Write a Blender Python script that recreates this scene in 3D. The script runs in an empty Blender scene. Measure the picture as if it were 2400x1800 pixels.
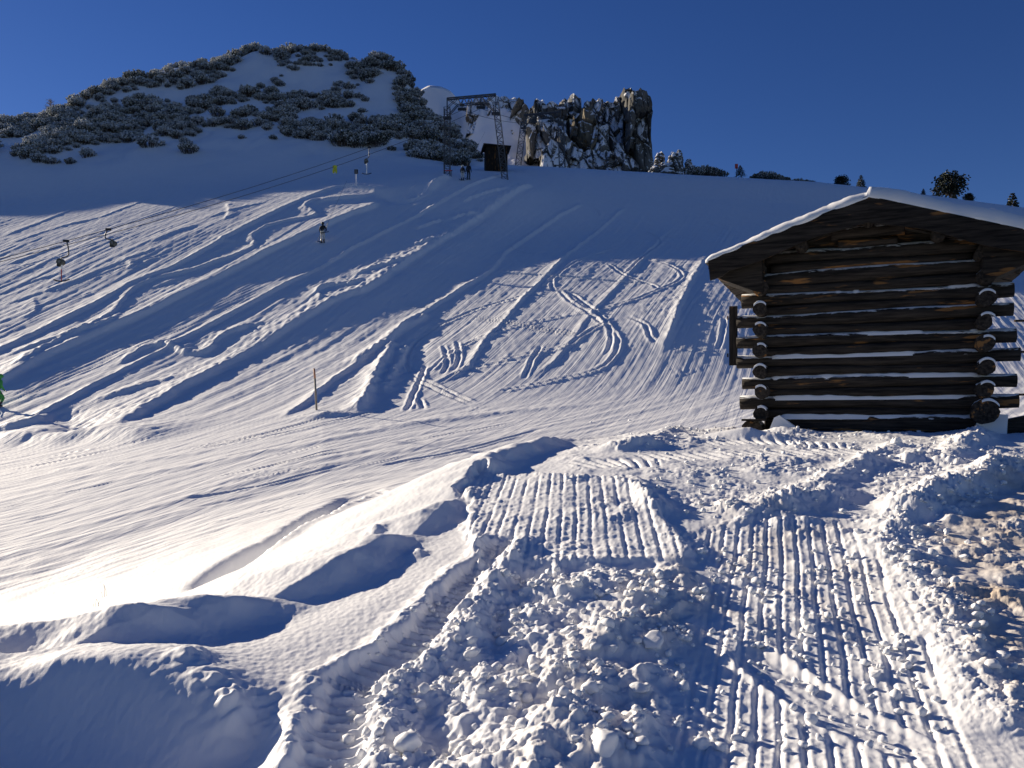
import bpy, bmesh, math, random
import numpy as np
from mathutils import Vector, Matrix

# ------------------------------------------------------------------ camera, sky, sun, exposure
scene = bpy.context.scene
col = scene.collection
F, CX, HZ = 2000.0, 1200.0, 985.0          # focal length, centre column and eye-level row of the 2400 x 1800 photograph

cam_data = bpy.data.cameras.new('camera')
cam = bpy.data.objects.new('camera', cam_data)
col.objects.link(cam)
cam.location = (0, 0, 0)
cam.rotation_euler = (math.radians(90), 0, 0)
cam_data.sensor_width = 36.0
cam_data.lens = 36.0 * F / 2400.0
cam_data.shift_y = (HZ - 900.0) / 2400.0
cam_data.clip_start = 0.05
cam_data.clip_end = 6000
scene.camera = cam

SUN_AZ, SUN_EL = math.radians(-52.5), math.radians(17.9)     # azimuth from +Y (negative: to the left)
sun_dir = Vector((math.sin(SUN_AZ) * math.cos(SUN_EL), math.cos(SUN_AZ) * math.cos(SUN_EL), math.sin(SUN_EL)))

world = bpy.data.worlds.new('World')
scene.world = world
world.use_nodes = True
wn, wl = world.node_tree.nodes, world.node_tree.links
wn.clear()
w_out = wn.new('ShaderNodeOutputWorld')
w_bg = wn.new('ShaderNodeBackground')
sky = wn.new('ShaderNodeTexSky')
sky.sky_type = 'NISHITA'
sky.sun_disc = False
sky.sun_elevation = SUN_EL
sky.sun_rotation = SUN_AZ
sky.altitude = 2400
sky.air_density = 1.0
sky.dust_density = 0.15
sky.ozone_density = 3.0
w_bg.inputs['Strength'].default_value = 0.05
w_hs = wn.new('ShaderNodeHueSaturation')
w_hs.inputs['Saturation'].default_value = 1.22
w_hs.inputs['Hue'].default_value = 0.519
wl.new(sky.outputs[0], w_hs.inputs['Color'])
wl.new(w_hs.outputs[0], w_bg.inputs['Color'])
wl.new(w_bg.outputs[0], w_out.inputs['Surface'])

sun_data = bpy.data.lights.new('sun', 'SUN')
sun_data.energy = 5.0
sun_data.angle = math.radians(0.5)
sun_data.color = (1.0, 0.875, 0.69)
sun = bpy.data.objects.new('sun', sun_data)
sun.rotation_euler = sun_dir.to_track_quat('Z', 'Y').to_euler()
col.objects.link(sun)

scene.view_settings.view_transform = 'Standard'
scene.view_settings.look = 'None'
scene.view_settings.exposure = 0.66
scene.view_settings.gamma = 1.0
scene.render.engine = 'CYCLES'
scene.cycles.max_bounces = 4
scene.cycles.diffuse_bounces = 3
scene.cycles.glossy_bounces = 2
scene.cycles.use_denoising = True

rng = np.random.default_rng(7)
random.seed(7)

# ------------------------------------------------------------------ noise
_perm = np.random.default_rng(3).permutation(256).astype(np.int32)
_perm = np.concatenate([_perm, _perm, _perm])
_ga = np.random.default_rng(4).uniform(0, 2 * np.pi, 256)
_gx, _gy = np.cos(_ga), np.sin(_ga)
_rv = np.random.default_rng(5).uniform(0, 1, (256, 4))

def _hash(ix, iy, seed):
    return _perm[(_perm[(ix + seed * 37) & 255] + iy) & 255]

def perlin(x, y, seed=0):
    x = np.asarray(x, float); y = np.asarray(y, float)
    fx, fy = np.floor(x), np.floor(y)
    ix, iy = fx.astype(np.int32), fy.astype(np.int32)
    dx, dy = x - fx, y - fy
    u = dx * dx * dx * (dx * (dx * 6 - 15) + 10)
    v = dy * dy * dy * (dy * (dy * 6 - 15) + 10)
    def g(ox, oy):
        h = _hash(ix + ox, iy + oy, seed)
        return _gx[h] * (dx - ox) + _gy[h] * (dy - oy)
    a = g(0, 0); b = g(1, 0); c = g(0, 1); d = g(1, 1)
    a = a + u * (b - a); c = c + u * (d - c)
    return (a + v * (c - a)) * 1.45

def fbm(x, y, octs=4, seed=0, gain=0.5):
    s = 0.0; a = 1.0; f = 1.0
    for o in range(octs):
        s = s + a * perlin(x * f + 13.7 * o, y * f - 7.3 * o, seed + o)
        a *= gain; f *= 2.03
    return s

def clod_field(x, y, cell, seed, dens=0.8, rmin=0.25, rmax=0.62, flat=0.8):
    """height of round lumps of snow lying on a plane, one per cell"""
    x = x / cell; y = y / cell
    wx = x + 0.16 * perlin(x * 2.6, y * 2.6, seed + 5)
    wy = y + 0.16 * perlin(x * 2.6 + 9, y * 2.6, seed + 6)
    fx, fy = np.floor(wx), np.floor(wy)
    ix, iy = fx.astype(np.int32), fy.astype(np.int32)
    out = np.zeros_like(wx)
    for ox in (-1, 0, 1):
        for oy in (-1, 0, 1):
            h = _hash(ix + ox, iy + oy, seed)
            r4 = _rv[h]
            px = fx + ox + r4[..., 0]; py = fy + oy + r4[..., 1]
            r = rmin + (rmax - rmin) * r4[..., 2] ** 1.8
            on = r4[..., 3] < dens
            d2 = (wx - px) ** 2 + ((wy - py) * (0.8 + 0.5 * r4[..., 0])) ** 2
            cap = r * (0.42 + 0.4 * r4[..., 2]) + (r4[..., 3] - 0.4) * 1.3 * (wx - px) + (r4[..., 1] - 0.5) * 1.3 * (wy - py)
            hh = np.where(on, np.minimum(np.sqrt(np.maximum(r * r - d2, 0)) * 1.25, np.maximum(cap, 0.0)), 0)
            out = np.maximum(out, hh)
    return out * cell * flat

def sstep(e0, e1, x):
    t = np.clip((x - e0) / (e1 - e0), 0, 1)
    return t * t * (3 - 2 * t)

# ------------------------------------------------------------------ smooth relief: table of (depth, picture row) per picture column
def pchip(xn, yn, x):
    """monotone cubic; xn, yn (n,), x any"""
    xn = np.asarray(xn, float); yn = np.asarray(yn, float)
    h = np.diff(xn); d = np.diff(yn) / h
    m = np.zeros_like(yn)
    m[0], m[-1] = d[0], d[-1]
    for i in range(1, len(xn) - 1):
        if d[i - 1] * d[i] > 0:
            w1 = 2 * h[i] + h[i - 1]; w2 = h[i] + 2 * h[i - 1]
            m[i] = (w1 + w2) / (w1 / d[i - 1] + w2 / d[i])
    x = np.clip(x, xn[0], xn[-1])
    k = np.clip(np.searchsorted(xn, x) - 1, 0, len(xn) - 2)
    t = (x - xn[k]) / h[k]
    t2, t3 = t * t, t * t * t
    return ((2 * t3 - 3 * t2 + 1) * yn[k] + (t3 - 2 * t2 + t) * h[k] * m[k]
            + (-2 * t3 + 3 * t2) * yn[k + 1] + (t3 - t2) * h[k] * m[k + 1])

def plane_z(x, y):
    return -5.72 + 0.03 * x + 0.17 * y

COLS = [-1300, -900, -400, 0, 300, 600, 800, 900, 1000, 1100, 1150, 1300, 1450, 1600, 2000, 2400, 3600]
ROWT = {   # depth: picture row of the ground for each column
    50:  [ 930,  925, 905, 882, 868, 845, 825, 818, 810, 800, 792, 778, 762, 748, 750, 760, 780],
    65:  [ 770,  765, 750, 726, 692, 668, 655, 650, 645, 640, 638, 631, 628, 626, 636, 650, 690],
    80:  [ 660,  650, 630, 604, 560, 530, 514, 513, 516, 524, 530, 545, 547, 549, 570, 598, 650],
    95:  [ 550,  545, 535, 518, 486, 455, 432, 424, 415, 410, 416, 440, 456, 466, 494, 534, 600],
    108: [ 490,  485, 480, 466, 440, 424, 408, 402, 398, 396, 395, 397, 401, 408, 436, 486, 570],
    125: [ 400,  395, 385, 362, 347, 336, 338, 348, 366, 385, 391, 396, 408, 432, 470, 520, 610],
}
TOE  = [1080, 1080, 1070, 1045, 1010, 975, 955, 945, 936, 928, 924, 914, 904, 896, 890, 888, 888]
MIDP = [ 380,  375, 362, 326, 268, 232, 228, 238, 318, 372, 390, 396, 412, 448, 490, 540, 640]
CREST_PX = [-1300, -900, -400, -100, 0, 100, 200, 300, 450, 560, 600, 650, 700, 780, 845, 890, 930, 970, 1010, 1060, 1100, 1140, 1200, 1300, 1450, 1600, 2000, 2400, 3600]
CREST_PY = [ 370, 362, 345, 312, 300, 292, 245, 203, 168, 143, 126, 132, 128, 136, 152, 144, 166, 220, 285, 315, 358, 388, 392, 398, 416, 470, 520, 560, 660]
CREST_D  = [158, 156, 152, 146, 146, 148, 150, 154, 160, 164, 166, 167, 168, 168, 167, 166, 162, 156, 148, 143, 140, 138, 140, 142, 142, 142, 142, 142, 142]

UT = np.linspace(-1.3, 1.3, 1041)
DT = np.concatenate([np.linspace(1, 38, 150), np.linspace(38.2, 240, 1010), np.linspace(245, 2500, 60)])

def gauss1(a, n):
    k = np.exp(-0.5 * (np.arange(-3 * n, 3 * n + 1) / n) ** 2); k /= k.sum()
    return np.convolve(np.pad(a, 3 * n, mode='edge'), k, mode='valid')

def build_table():
    pxs = CX + F * UT
    nodes_d, nodes_z = [], []
    t38 = (HZ - gauss1(pchip(COLS, TOE, pxs), 10)) / F * 38.0
    for d in (2.0, 15.0, 26.0, 38.0):
        zz = plane_z(UT * d, d)
        if d == 38.0:
            zz = np.minimum(zz, t38)
        if d == 26.0:
            zz = zz - 0.45 * np.maximum(plane_z(UT * 38.0, 38.0) - t38, 0)
        nodes_d.append(np.full(len(UT), d)); nodes_z.append(zz)
    for d, rows in ROWT.items():
        py = gauss1(pchip(COLS, rows, pxs), 8)
        nodes_d.append(np.full(len(UT), float(d))); nodes_z.append((HZ - py) / F * d)
    dc = gauss1(pchip(CREST_PX, CREST_D, pxs), 6)
    zc = (HZ - gauss1(pchip(CREST_PX, CREST_PY, pxs), 3)) / F * dc
    dm = 0.5 * (125 + dc)
    zm = (HZ - gauss1(pchip(COLS, MIDP, pxs), 8)) / F * dm
    nodes_d += [dm, dc, dc + 14, dc + 70, np.full(len(UT), 420.0), np.full(len(UT), 2600.0)]
    nodes_z += [zm, zc, zc - 4, zc - 40, np.full(len(UT), -30.0), np.full(len(UT), -60.0)]
    ND = np.array(nodes_d); NZ = np.array(nodes_z)
    T = np.empty((len(DT), len(UT)))
    for j in range(len(UT)):
        T[:, j] = pchip(ND[:, j], NZ[:, j], DT)
    return T
TAB = build_table()

def table_z(x, y):
    y = np.maximum(y, 1.01)
    u = np.clip(x / y, UT[0], UT[-1] - 1e-6)
    fu = (u - UT[0]) / (UT[1] - UT[0]); j = np.clip(fu.astype(int), 0, len(UT) - 2); tu = fu - j
    i = np.clip(np.searchsorted(DT, y) - 1, 0, len(DT) - 2); td = np.clip((y - DT[i]) / (DT[i + 1] - DT[i]), 0, 1)
    return ((TAB[i, j] * (1 - tu) + TAB[i, j + 1] * tu) * (1 - td) + (TAB[i + 1, j] * (1 - tu) + TAB[i + 1, j + 1] * tu) * td)

# ------------------------------------------------------------------ polyline helpers
def seg_dist(x, y, pts):
    """unsigned distance, signed side (+ left of travel) and arclength parameter to a polyline"""
    best = np.full(x.shape, 1e9); side = np.zeros(x.shape); sarc = np.zeros(x.shape)
    s0 = 0.0
    for (ax, ay), (bx, by) in zip(pts[:-1], pts[1:]):
        vx, vy = bx - ax, by - ay
        L2 = vx * vx + vy * vy + 1e-12; L = math.sqrt(L2)
        t = np.clip(((x - ax) * vx + (y - ay) * vy) / L2, 0, 1)
        dx, dy = x - (ax + t * vx), y - (ay + t * vy)
        d = np.sqrt(dx * dx + dy * dy)
        m = d < best
        best = np.where(m, d, best)
        side = np.where(m, np.sign(vx * (y - ay) - vy * (x - ax)), side)
        sarc = np.where(m, s0 + t * L, sarc)
        s0 += L
    return best, side, sarc, s0

def smooth_line(pts, n=6):
    """Catmull-Rom through points"""
    P = [np.array(p, float) for p in pts]
    if len(P) < 3:
        return [tuple(p) for p in P]
    P = [2 * P[0] - P[1]] + P + [2 * P[-1] - P[-2]]
    out = []
    for i in range(1, len(P) - 2):
        for k in range(n):
            t = k / n
            out.append(0.5 * ((2 * P[i]) + (-P[i - 1] + P[i + 1]) * t + (2 * P[i - 1] - 5 * P[i] + 4 * P[i + 1] - P[i + 2]) * t * t
                              + (-P[i - 1] + 3 * P[i] - 3 * P[i + 1] + P[i + 2]) * t ** 3))
    out.append(P[-2])
    return [tuple(p) for p in out]

def poly_sd(x, y, poly):
    """signed distance to a polygon, + inside"""
    inside = np.zeros(x.shape, bool)
    d, _, _, _ = seg_dist(x, y, list(poly) + [poly[0]])
    n = len(poly)
    for i in range(n):
        ax, ay = poly[i]; bx, by = poly[(i + 1) % n]
        c = ((ay > y) != (by > y)) & (x < (bx - ax) * (y - ay) / (by - ay + 1e-12) + ax)
        inside ^= c
    return np.where(inside, d, -d)

# ------------------------------------------------------------------ the knoll in the foreground
BANK = smooth_line([(-5.6, 0.5), (-5.2, 2.5), (-4.5, 4.2), (-3.5, 5.1), (-2.3, 5.9), (-1.38, 7.2), (-0.86, 8.4), (-0.38, 10.3), (0.28, 12.0), (1.2, 14.3), (3.2, 16.6), (6.5, 18.4), (12, 20.5), (24, 25), (40, 34)], 5)
RAMP_Y = [0, 3, 4, 6, 8, 10, 12, 14, 17, 20, 26, 40]
RAMP_Z = [-1.66, -1.64, -1.60, -1.26, -0.89, -0.55, -0.31, -0.235, -0.2, -0.22, -0.4, -0.8]
def ramp_z(x, y):
    return pchip(RAMP_Y, RAMP_Z, y) + 0.01 * x

def base_z(x, y):
    """ground without tracks, lumps and drifts"""
    x = np.asarray(x, float); y = np.asarray(y, float)
    z = table_z(x, y)
    near = y < 45
    if near.any():
        xn, yn = x[near], y[near]
        d, side, s, _ = seg_dist(xn, yn, BANK)
        sd = -d * side                                  # + on the knoll side (right of travel)
        w = np.interp(yn, [0, 5, 12, 22], [8.5, 9.0, 10.5, 12.0])
        t_ = 1 + (sd - 0.15) / w
        k = np.clip(t_, 0, 1) - 0.03 * np.exp(-((sd - 0.15) / 0.7) ** 2)
        top = ramp_z(xn, yn)
        zn = z[near]
        z[near] = zn + (np.maximum(top, zn) - zn) * np.clip(k, 0, 1) ** 1.2
    return z

def gp(px, py, lo=2.2, hi=240.0):
    """point of the bare ground seen at a place of the photograph"""
    d = np.geomspace(lo, hi, 5000)
    u = (px - CX) / F; v = (HZ - py) / F
    g = base_z(u * d, d) - v * d
    idx = np.nonzero(g >= 0)[0]
    if len(idx) == 0:
        i = int(np.argmax(g))
    else:
        i = int(idx[0])
    return (u * d[i], d[i], v * d[i])

def gl(pts, smooth=5):
    return smooth_line([gp(*p)[:2] for p in pts], smooth)

# ------------------------------------------------------------------ sheet grid
u_in = np.linspace(-0.63, 0.63, 1050)
u_l = -0.63 - np.cumsum(np.linspace(0.003, 0.03, 32))
U = np.concatenate([u_l[::-1], u_in, -u_l])
def rows(a, b, n):
    return np.linspace(a, b, n, endpoint=False)
D = np.concatenate([rows(1.2, 3.2, 30), rows(3.2, 4.0, 55), 1 / rows(1 / 4.0, 1 / 9.0, 335), 1 / rows(1 / 9.0, 1 / 16.0, 150), 1 / rows(1 / 16.0, 1 / 40.0, 280),
                    rows(40, 112, 390), rows(112, 172, 70), rows(172, 260, 16), np.geomspace(260, 2400, 10)])
X = D[:, None] * U[None, :]
Y = np.repeat(D[:, None], len(U), axis=1)
Z = base_z(X.ravel(), Y.ravel()).reshape(X.shape)
DIRT_BOUNCE = np.zeros_like(Z)

def region(x0, x1, y0, y1):
    i0, i1 = np.searchsorted(D, [y0, y1])
    return slice(max(i0, 0), i1)

def apply_line(pts, fn, reach):
    """add fn(distance, side, arclength, length, x, y) to the sheet near a polyline"""
    P = np.array(pts)
    i0, i1 = np.searchsorted(D, [P[:, 1].min() - reach, P[:, 1].max() + reach])
    if i1 <= i0:
        return
    xs, ys = X[i0:i1], Y[i0:i1]
    m = (xs > P[:, 0].min() - reach) & (xs < P[:, 0].max() + reach)
    x, y = xs[m], ys[m]
    # coarse to fine: split the polyline so that each vertex only meets nearby pieces
    d, side, s, L = seg_dist(x, y, pts)
    k = d < reach
    add = np.zeros(x.shape)
    add[k] = fn(d[k], side[k], s[k], L, x[k], y[k])
    sub = Z[i0:i1]; sub[m] += add

def ends(s, L, a):
    return sstep(0, a, s) * sstep(0, a, L - s)

def ridge(pts, h, wl, wr, wob=0.15, rough=0.03, fade=3.0, px=True, smooth=5):
    """ridge with a gentle left side and a steep right side (the side away from the sun)"""
    P = gl(pts, smooth) if px else pts
    sd0 = random.randint(0, 40)
    def fn(d, side, s, L, x, y):
        sg = d * side + wob * perlin(s / 2.2, s * 0 + sd0, 2) + 0.4 * wob * perlin(s / 0.6, s * 0 + sd0, 3)
        prof = np.where(sg > 0, np.exp(-(sg / wl) ** 1.3), np.exp(-(np.abs(sg) / wr) ** 2))
        hh = h * (1 + 0.15 * perlin(s / 3.1, s * 0 + sd0 + 7, 4))
        r = rough * perlin(x / 0.35, y / 0.6, 9) * prof
        return (hh * prof + r) * ends(s, L, fade)
    apply_line(P, fn, max(wl, wr) * 3.0 + wob)

def groove(pts, depth, w, lip=0.4, fade=1.5, wob=0.06, px=True, smooth=5):
    """carved ski or runner track with spilled edges"""
    P = gl(pts, smooth) if px else pts
    sd0 = random.randint(0, 40)
    def fn(d, side, s, L, x, y):
        sg = d * side + wob * perlin(s / 1.3, s * 0 + sd0, 5)
        a = np.abs(sg) / w
        prof = -depth * np.exp(-a ** 2 * 1.5) + lip * depth * np.exp(-((a - 1.6) / 0.6) ** 2) * (1 + 0.4 * perlin(x / 0.8, y / 0.8, 11))
        return prof * ends(s, L, fade)
    apply_line(P, fn, w * 4)

def rubble_strip(pts, amp, w, scale=0.4, fade=2.0, px=True):
    P = gl(pts) if px else pts
    def fn(d, side, s, L, x, y):
        m = np.exp(-(d / w) ** 2) * ends(s, L, fade)
        n = clod_field(x, y * 0.8, scale, 21, 0.8, 0.25, 0.6) + 0.5 * clod_field(x + 3, y, scale * 0.5, 22, 0.8, 0.25, 0.6)
        return amp / scale * n * m * (0.55 + 0.6 * perlin(x / 1.7, y / 2.4, 23))
    apply_line(P, fn, w * 2.4)
# ------------------------------------------------------------------ piste: relief, lift track, ski tracks, grooming
def z2(p): return [(600 + .2712 * a, 80 + .2712 * b) for a, b in p]
def z5(p): return [(.3737 * a, 380 + .3737 * b) for a, b in p]
def z6(p): return [(700 + .4521 * a, 400 + .4521 * b) for a, b in p]
def z7(p): return [(.5425 * a, 950 + .5425 * b) for a, b in p]
def z8(p): return [(1100 + .5877 * a, 950 + .5877 * b) for a, b in p]

PXG = CX + F * U[None, :] + 0 * Y
iF = np.searchsorted(D, 15.0)
xs, ys, pxs = X[iF:], Y[iF:], PXG[iF:]
far = sstep(36, 50, ys) * (1 - sstep(170, 220, ys))
hill = sstep(112, 128, ys) * (1 - sstep(1100, 1220, pxs)) * (1 - sstep(190, 230, ys))
add = far * (0.12 * fbm(xs / 11, ys / 16, 3, 31))
add += hill * (1.1 * fbm(xs / 13, ys / 16, 4, 35) + 0.6 * np.abs(perlin(xs / 7, ys / 11, 39)))
# stretched wind and grooming streaks along the fall line
def streaks(ax, ay, bx, by, w, l, seed, octs=2):
    L = math.hypot(bx - ax, by - ay); dx, dy = (bx - ax) / L, (by - ay) / L
    s = xs * dx + ys * dy; t = -xs * dy + ys * dx
    t = t + 0.5 * perlin(s / 14, t / 9, seed + 9)
    return fbm(t / w, s / l, octs, seed)
g1, g2 = gp(849, 848), gp(1370, 477)
g3, g4 = gp(100, 940), gp(1000, 440)
mr = sstep(820, 1040, pxs + (ys - 60) * 3.0)
slope = sstep(34, 44, ys) * (1 - 0.8 * sstep(78, 92, ys)) * (1 - sstep(104, 112, ys))
add += slope * mr * (0.018 * streaks(*g1[:2], *g2[:2], 0.42, 26, 41) + 0.012 * streaks(*g1[:2], *g2[:2], 0.2, 30, 45))
add += slope * (1 - mr) * (0.045 * streaks(*g3[:2], *g4[:2], 0.8, 12, 51) + 0.018 * streaks(*g3[:2], *g4[:2], 0.3, 9, 53))
# the cross piste
g5, g6 = gp(200, 1190), gp(1000, 1000)
pis = (1 - sstep(36, 44, ys))
add += pis * (0.02 * streaks(*g5[:2], *g6[:2], 0.4, 9, 61, 3) + 0.012 * fbm(xs / 2.5, ys / 4, 3, 66))
# grain
add += (0.006 + 0.016 * far) * fbm(xs / 0.55, ys / 0.9, 2, 71) * (1 - sstep(120, 150, ys))
CORD = np.zeros_like(Z); CORD[iF:] = slope * mr; CORD2 = np.zeros_like(Z); CORD2[iF:] = sstep(15, 19, ys) * np.clip(1 - slope * mr - 0.5 * hill, 0, 1) * (1 - sstep(106, 114, ys))
Z[iF:] += add
del add

# --- lift track: a terrace edge above it, the worn lane, its lower lip, then a second terrace edge
A = z5([(-120, 1440), (0, 1380), (300, 1215), (700, 1040), (950, 930), (1300, 760), (1700, 560), (1990, 420), (2141, 355)]) + [(830, 500), (871, 487), (889, 470)]
B = z5([(90, 1655), (240, 1590), (600, 1400), (900, 1250), (1200, 1090), (1500, 930), (1800, 770), (2000, 670)]) + [(800, 600), (822, 585), (940, 527), (1043, 468), (1152, 420), (1184, 407)]
C = z5([(700, 1700), (830, 1630), (1000, 1510), (1300, 1340), (1600, 1180), (1900, 1000)]) + [(800, 705), (858, 685), (930, 635), (1000, 590), (1090, 535), (1170, 480), (1250, 435)]
Dd = z5([(-100, 1230), (0, 1180), (300, 1040), (600, 890), (830, 760), (1150, 630), (1500, 430), (1800, 280), (2050, 180)]) + [(800, 437)]
ridge(A, 0.40, 1.7, 0.28, 0.06, 0.03, 2)
ridge(B, 0.20, 0.35, 0.18, 0.06, 0.04, 2)
ridge(C, 0.36, 1.6, 0.30, 0.14, 0.08, 2)
ridge(z6([(-200, 960), (100, 800), (400, 640), (650, 480), (900, 330), (1100, 190), (1300, 60)]), 0.2, 4.5, 2.0, 0.4, 0.02, 7)
ridge(Dd, 0.22, 0.9, 0.2, 0.08, 0.04, 2)
for off in (0, 1, 2, 3):
    groove(z5([(60, 1480 + 12 * off), (500, 1250 + 22 * off), (900, 1060 + 30 * off), (1300, 880 + 34 * off), (1700, 700 + 36 * off)]), 0.035, 0.12, 0.8)
for k, off in enumerate((0, 40, 90)):
    groove(z2([(1150 + off, 1540), (1450 + off, 1400), (1700 + off, 1290)]), 0.04, 0.12, 0.8)
# s-shaped ski tracks left of the lift
T1 = z5([(0, 1230), (300, 1140), (560, 1050), (700, 960), (760, 880), (830, 800), (980, 730), (1180, 690), (1400, 620), (1560, 560), (1600, 520), (1580, 470), (1660, 410), (1800, 370), (1960, 340), (1970, 310), (1910, 280), (1960, 245), (2060, 235)])
ridge(T1, 0.20, 0.7, 0.17, 0.08, 0.05, 2)
ridge(z5([(60, 1330), (260, 1190), (480, 1090), (700, 1010), (760, 930)]), 0.22, 0.8, 0.25, 0.1, 0.08)
ridge(z5([(900, 810), (1100, 740), (1230, 700)]), 0.2, 0.8, 0.2)
ridge(z5([(1300, 470), (1480, 500), (1560, 470)]), 0.15, 0.6, 0.2)
ridge(z2([(620, 1350), (760, 1320), (900, 1330), (1020, 1350), (1060, 1400)]), 0.35, 1.5, 0.4)
ridge(z2([(420, 1490), (620, 1430), (900, 1400), (1040, 1360)]), 0.25, 1.0, 0.3)
ridge(z2([(1060, 1350), (1180, 1400), (1300, 1420), (1500, 1340), (1560, 1290)]), -0.5, 2.0, 1.0)
ridge(z2([(1290, 1420), (1450, 1370), (1540, 1290), (1640, 1240), (1720, 1235)]), 0.55, 0.5, 0.7, 0.1, 0.1, 1.5)
for q in ([(0, 470), (250, 380), (480, 290), (700, 200)], [(40, 520), (400, 400), (680, 330), (1050, 190)], [(0, 660), (200, 590), (430, 500)],
          [(0, 290), (130, 240)], [(0, 900), (250, 820), (480, 740), (660, 650)], [(1420, 250), (1440, 310), (1400, 380)], [(760, 590), (820, 640), (780, 700)],
          [(1250, 370), (1330, 340), (1500, 290), (1700, 240)], [(900, 520), (1150, 420), (1300, 380)], [(60, 1000), (210, 940), (200, 840)],
          [(560, 700), (820, 600), (1040, 520)], [(100, 780), (260, 730), (420, 690)]):
    ridge(z5(q), random.uniform(0.07, 0.13), 0.8, 0.2, 0.10, 0.04, 2)
for q in ([(0, 690), (300, 610), (620, 500), (900, 420)], [(100, 600), (500, 480), (900, 350), (1200, 250)], [(300, 830), (700, 680), (1100, 560)], [(0, 1080), (350, 900), (640, 790)], [(200, 340), (600, 250), (800, 190)]):
    groove(z5(q), 0.06, 0.16, 0.6)
# broken powder
for q, w, a in (([(330, 1640), (600, 1520), (900, 1420), (1200, 1300), (1340, 1230)], 0.9, 0.16), ([(1250, 1190), (1500, 1110), (1750, 1030), (1950, 960)], 0.8, 0.15),
                ([(1700, 960), (1800, 880), (1900, 830)], 0.6, 0.13), ([(2000, 820), (2100, 780), (2200, 760)], 0.6, 0.13), ([(280, 1150), (420, 1110), (560, 1070)], 0.6, 0.14),
                ([(580, 850), (700, 820), (760, 790)], 0.6, 0.12), ([(1450, 470), (1500, 500)], 0.5, 0.1), ([(80, 1640), (300, 1600), (430, 1560)], 1.0, 0.14), ([(900, 1550), (1150, 1400), (1350, 1320)], 0.5, 0.16)):
    rubble_strip(z5(q), a, w, 0.34)
ridge(z5([(700, 1300), (850, 1200), (1000, 1150), (1220, 1210), (1330, 1180), (1340, 1140), (1420, 1090), (1560, 1040), (1760, 1010)]), 0.24, 0.9, 0.22, 0.15, 0.08)
ridge(z5([(1980, 930), (2000, 870), (1990, 820), (2050, 800), (2141, 780)]), 0.2, 0.5, 0.2, 0.12, 0.06)
ridge(z5([(500, 1560), (620, 1500), (800, 1440), (1000, 1390), (1200, 1320)]), 0.2, 0.8, 0.22, 0.12, 0.08)
ridge(z5([(560, 1600), (760, 1570), (900, 1540)]), 0.15, 0.5, 0.2)
for q in ([(840, 170), (960, 130), (1090, 110)], [(760, 265), (850, 250), (940, 240)], [(990, 120), (1030, 105)], [(600, 310), (760, 260)], [(590, 400), (680, 380), (720, 360)], [(270, 560), (380, 520), (470, 500), (560, 480)], [(80, 640), (150, 610), (280, 600), (330, 570)]):
    ridge(z6(q), 0.2, 0.5, 0.2, 0.15, 0.08, 1)
    rubble_strip(z6(q), 0.12, 0.5, 0.3)
rubble_strip(z6([(130, 500), (220, 550), (300, 610)]), 0.22, 0.3, 0.4)
# groomed slope on the right
E1 = z6([(1480, 170), (1300, 270), (1100, 400), (1000, 510), (850, 610), (680, 720), (560, 800), (470, 890), (330, 990), (150, 1110), (0, 1230), (-120, 1290)])[::-1]
E2 = z6([(1690, 190), (1600, 270), (1440, 400), (1280, 550), (1180, 650), (1060, 790), (960, 890), (870, 1020), (700, 1110)])[::-1]
E3 = z6([(1940, 290), (1860, 370), (1720, 520), (1600, 660), (1500, 770), (1400, 900), (1250, 1040), (1170, 1090)])[::-1]
E4 = z6([(2120, 430), (2060, 530), (2000, 640), (1960, 740), (1910, 860), (1880, 950)])[::-1]
ridge(E1, 0.17, 0.4, 0.18, 0.10, 0.05, 2); rubble_strip(E1, 0.05, 0.2, 0.3)
ridge(E2, 0.13, 0.25, 0.15, 0.1, 0.05, 2); rubble_strip(E2, 0.06, 0.2, 0.25)
ridge(E3, 0.07, 0.25, 0.14, 0.1, 0.03, 2)
ridge(E4, 0.13, 0.35, 0.2, 0.1, 0.05, 2); rubble_strip(E4, 0.12, 0.5, 0.28)
# the deep ruts where the groomer turned
ridge(z6([(250, 1020), (400, 930), (500, 850), (620, 780), (690, 740)]), 0.25, 0.6, 0.28, 0.12, 0.08, 1)
ridge(z6([(300, 1260), (380, 1100), (440, 990), (490, 890)]), 0.36, 0.5, 0.35, 0.12, 0.1, 1)
ridge(z6([(430, 1160), (480, 1060), (530, 960), (560, 900)]), 0.2, 0.3, 0.3, 0.15, 0.1, 1)
ridge(z6([(560, 1060), (580, 960), (610, 880), (690, 800)]), -0.15, 0.4, 0.8, 0.1, 0.04, 1)
rubble_strip(z6([(330, 1240), (420, 1060), (520, 880), (640, 790)]), 0.18, 0.4, 0.3)
rubble_strip(z6([(100, 1150), (260, 1100), (380, 1080)]), 0.08, 0.6, 0.3)
groove(z6([(1020, 520), (1180, 538), (1400, 555), (1640, 575), (1880, 592)]), 0.3, 0.16, 0.1, 2)
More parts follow.
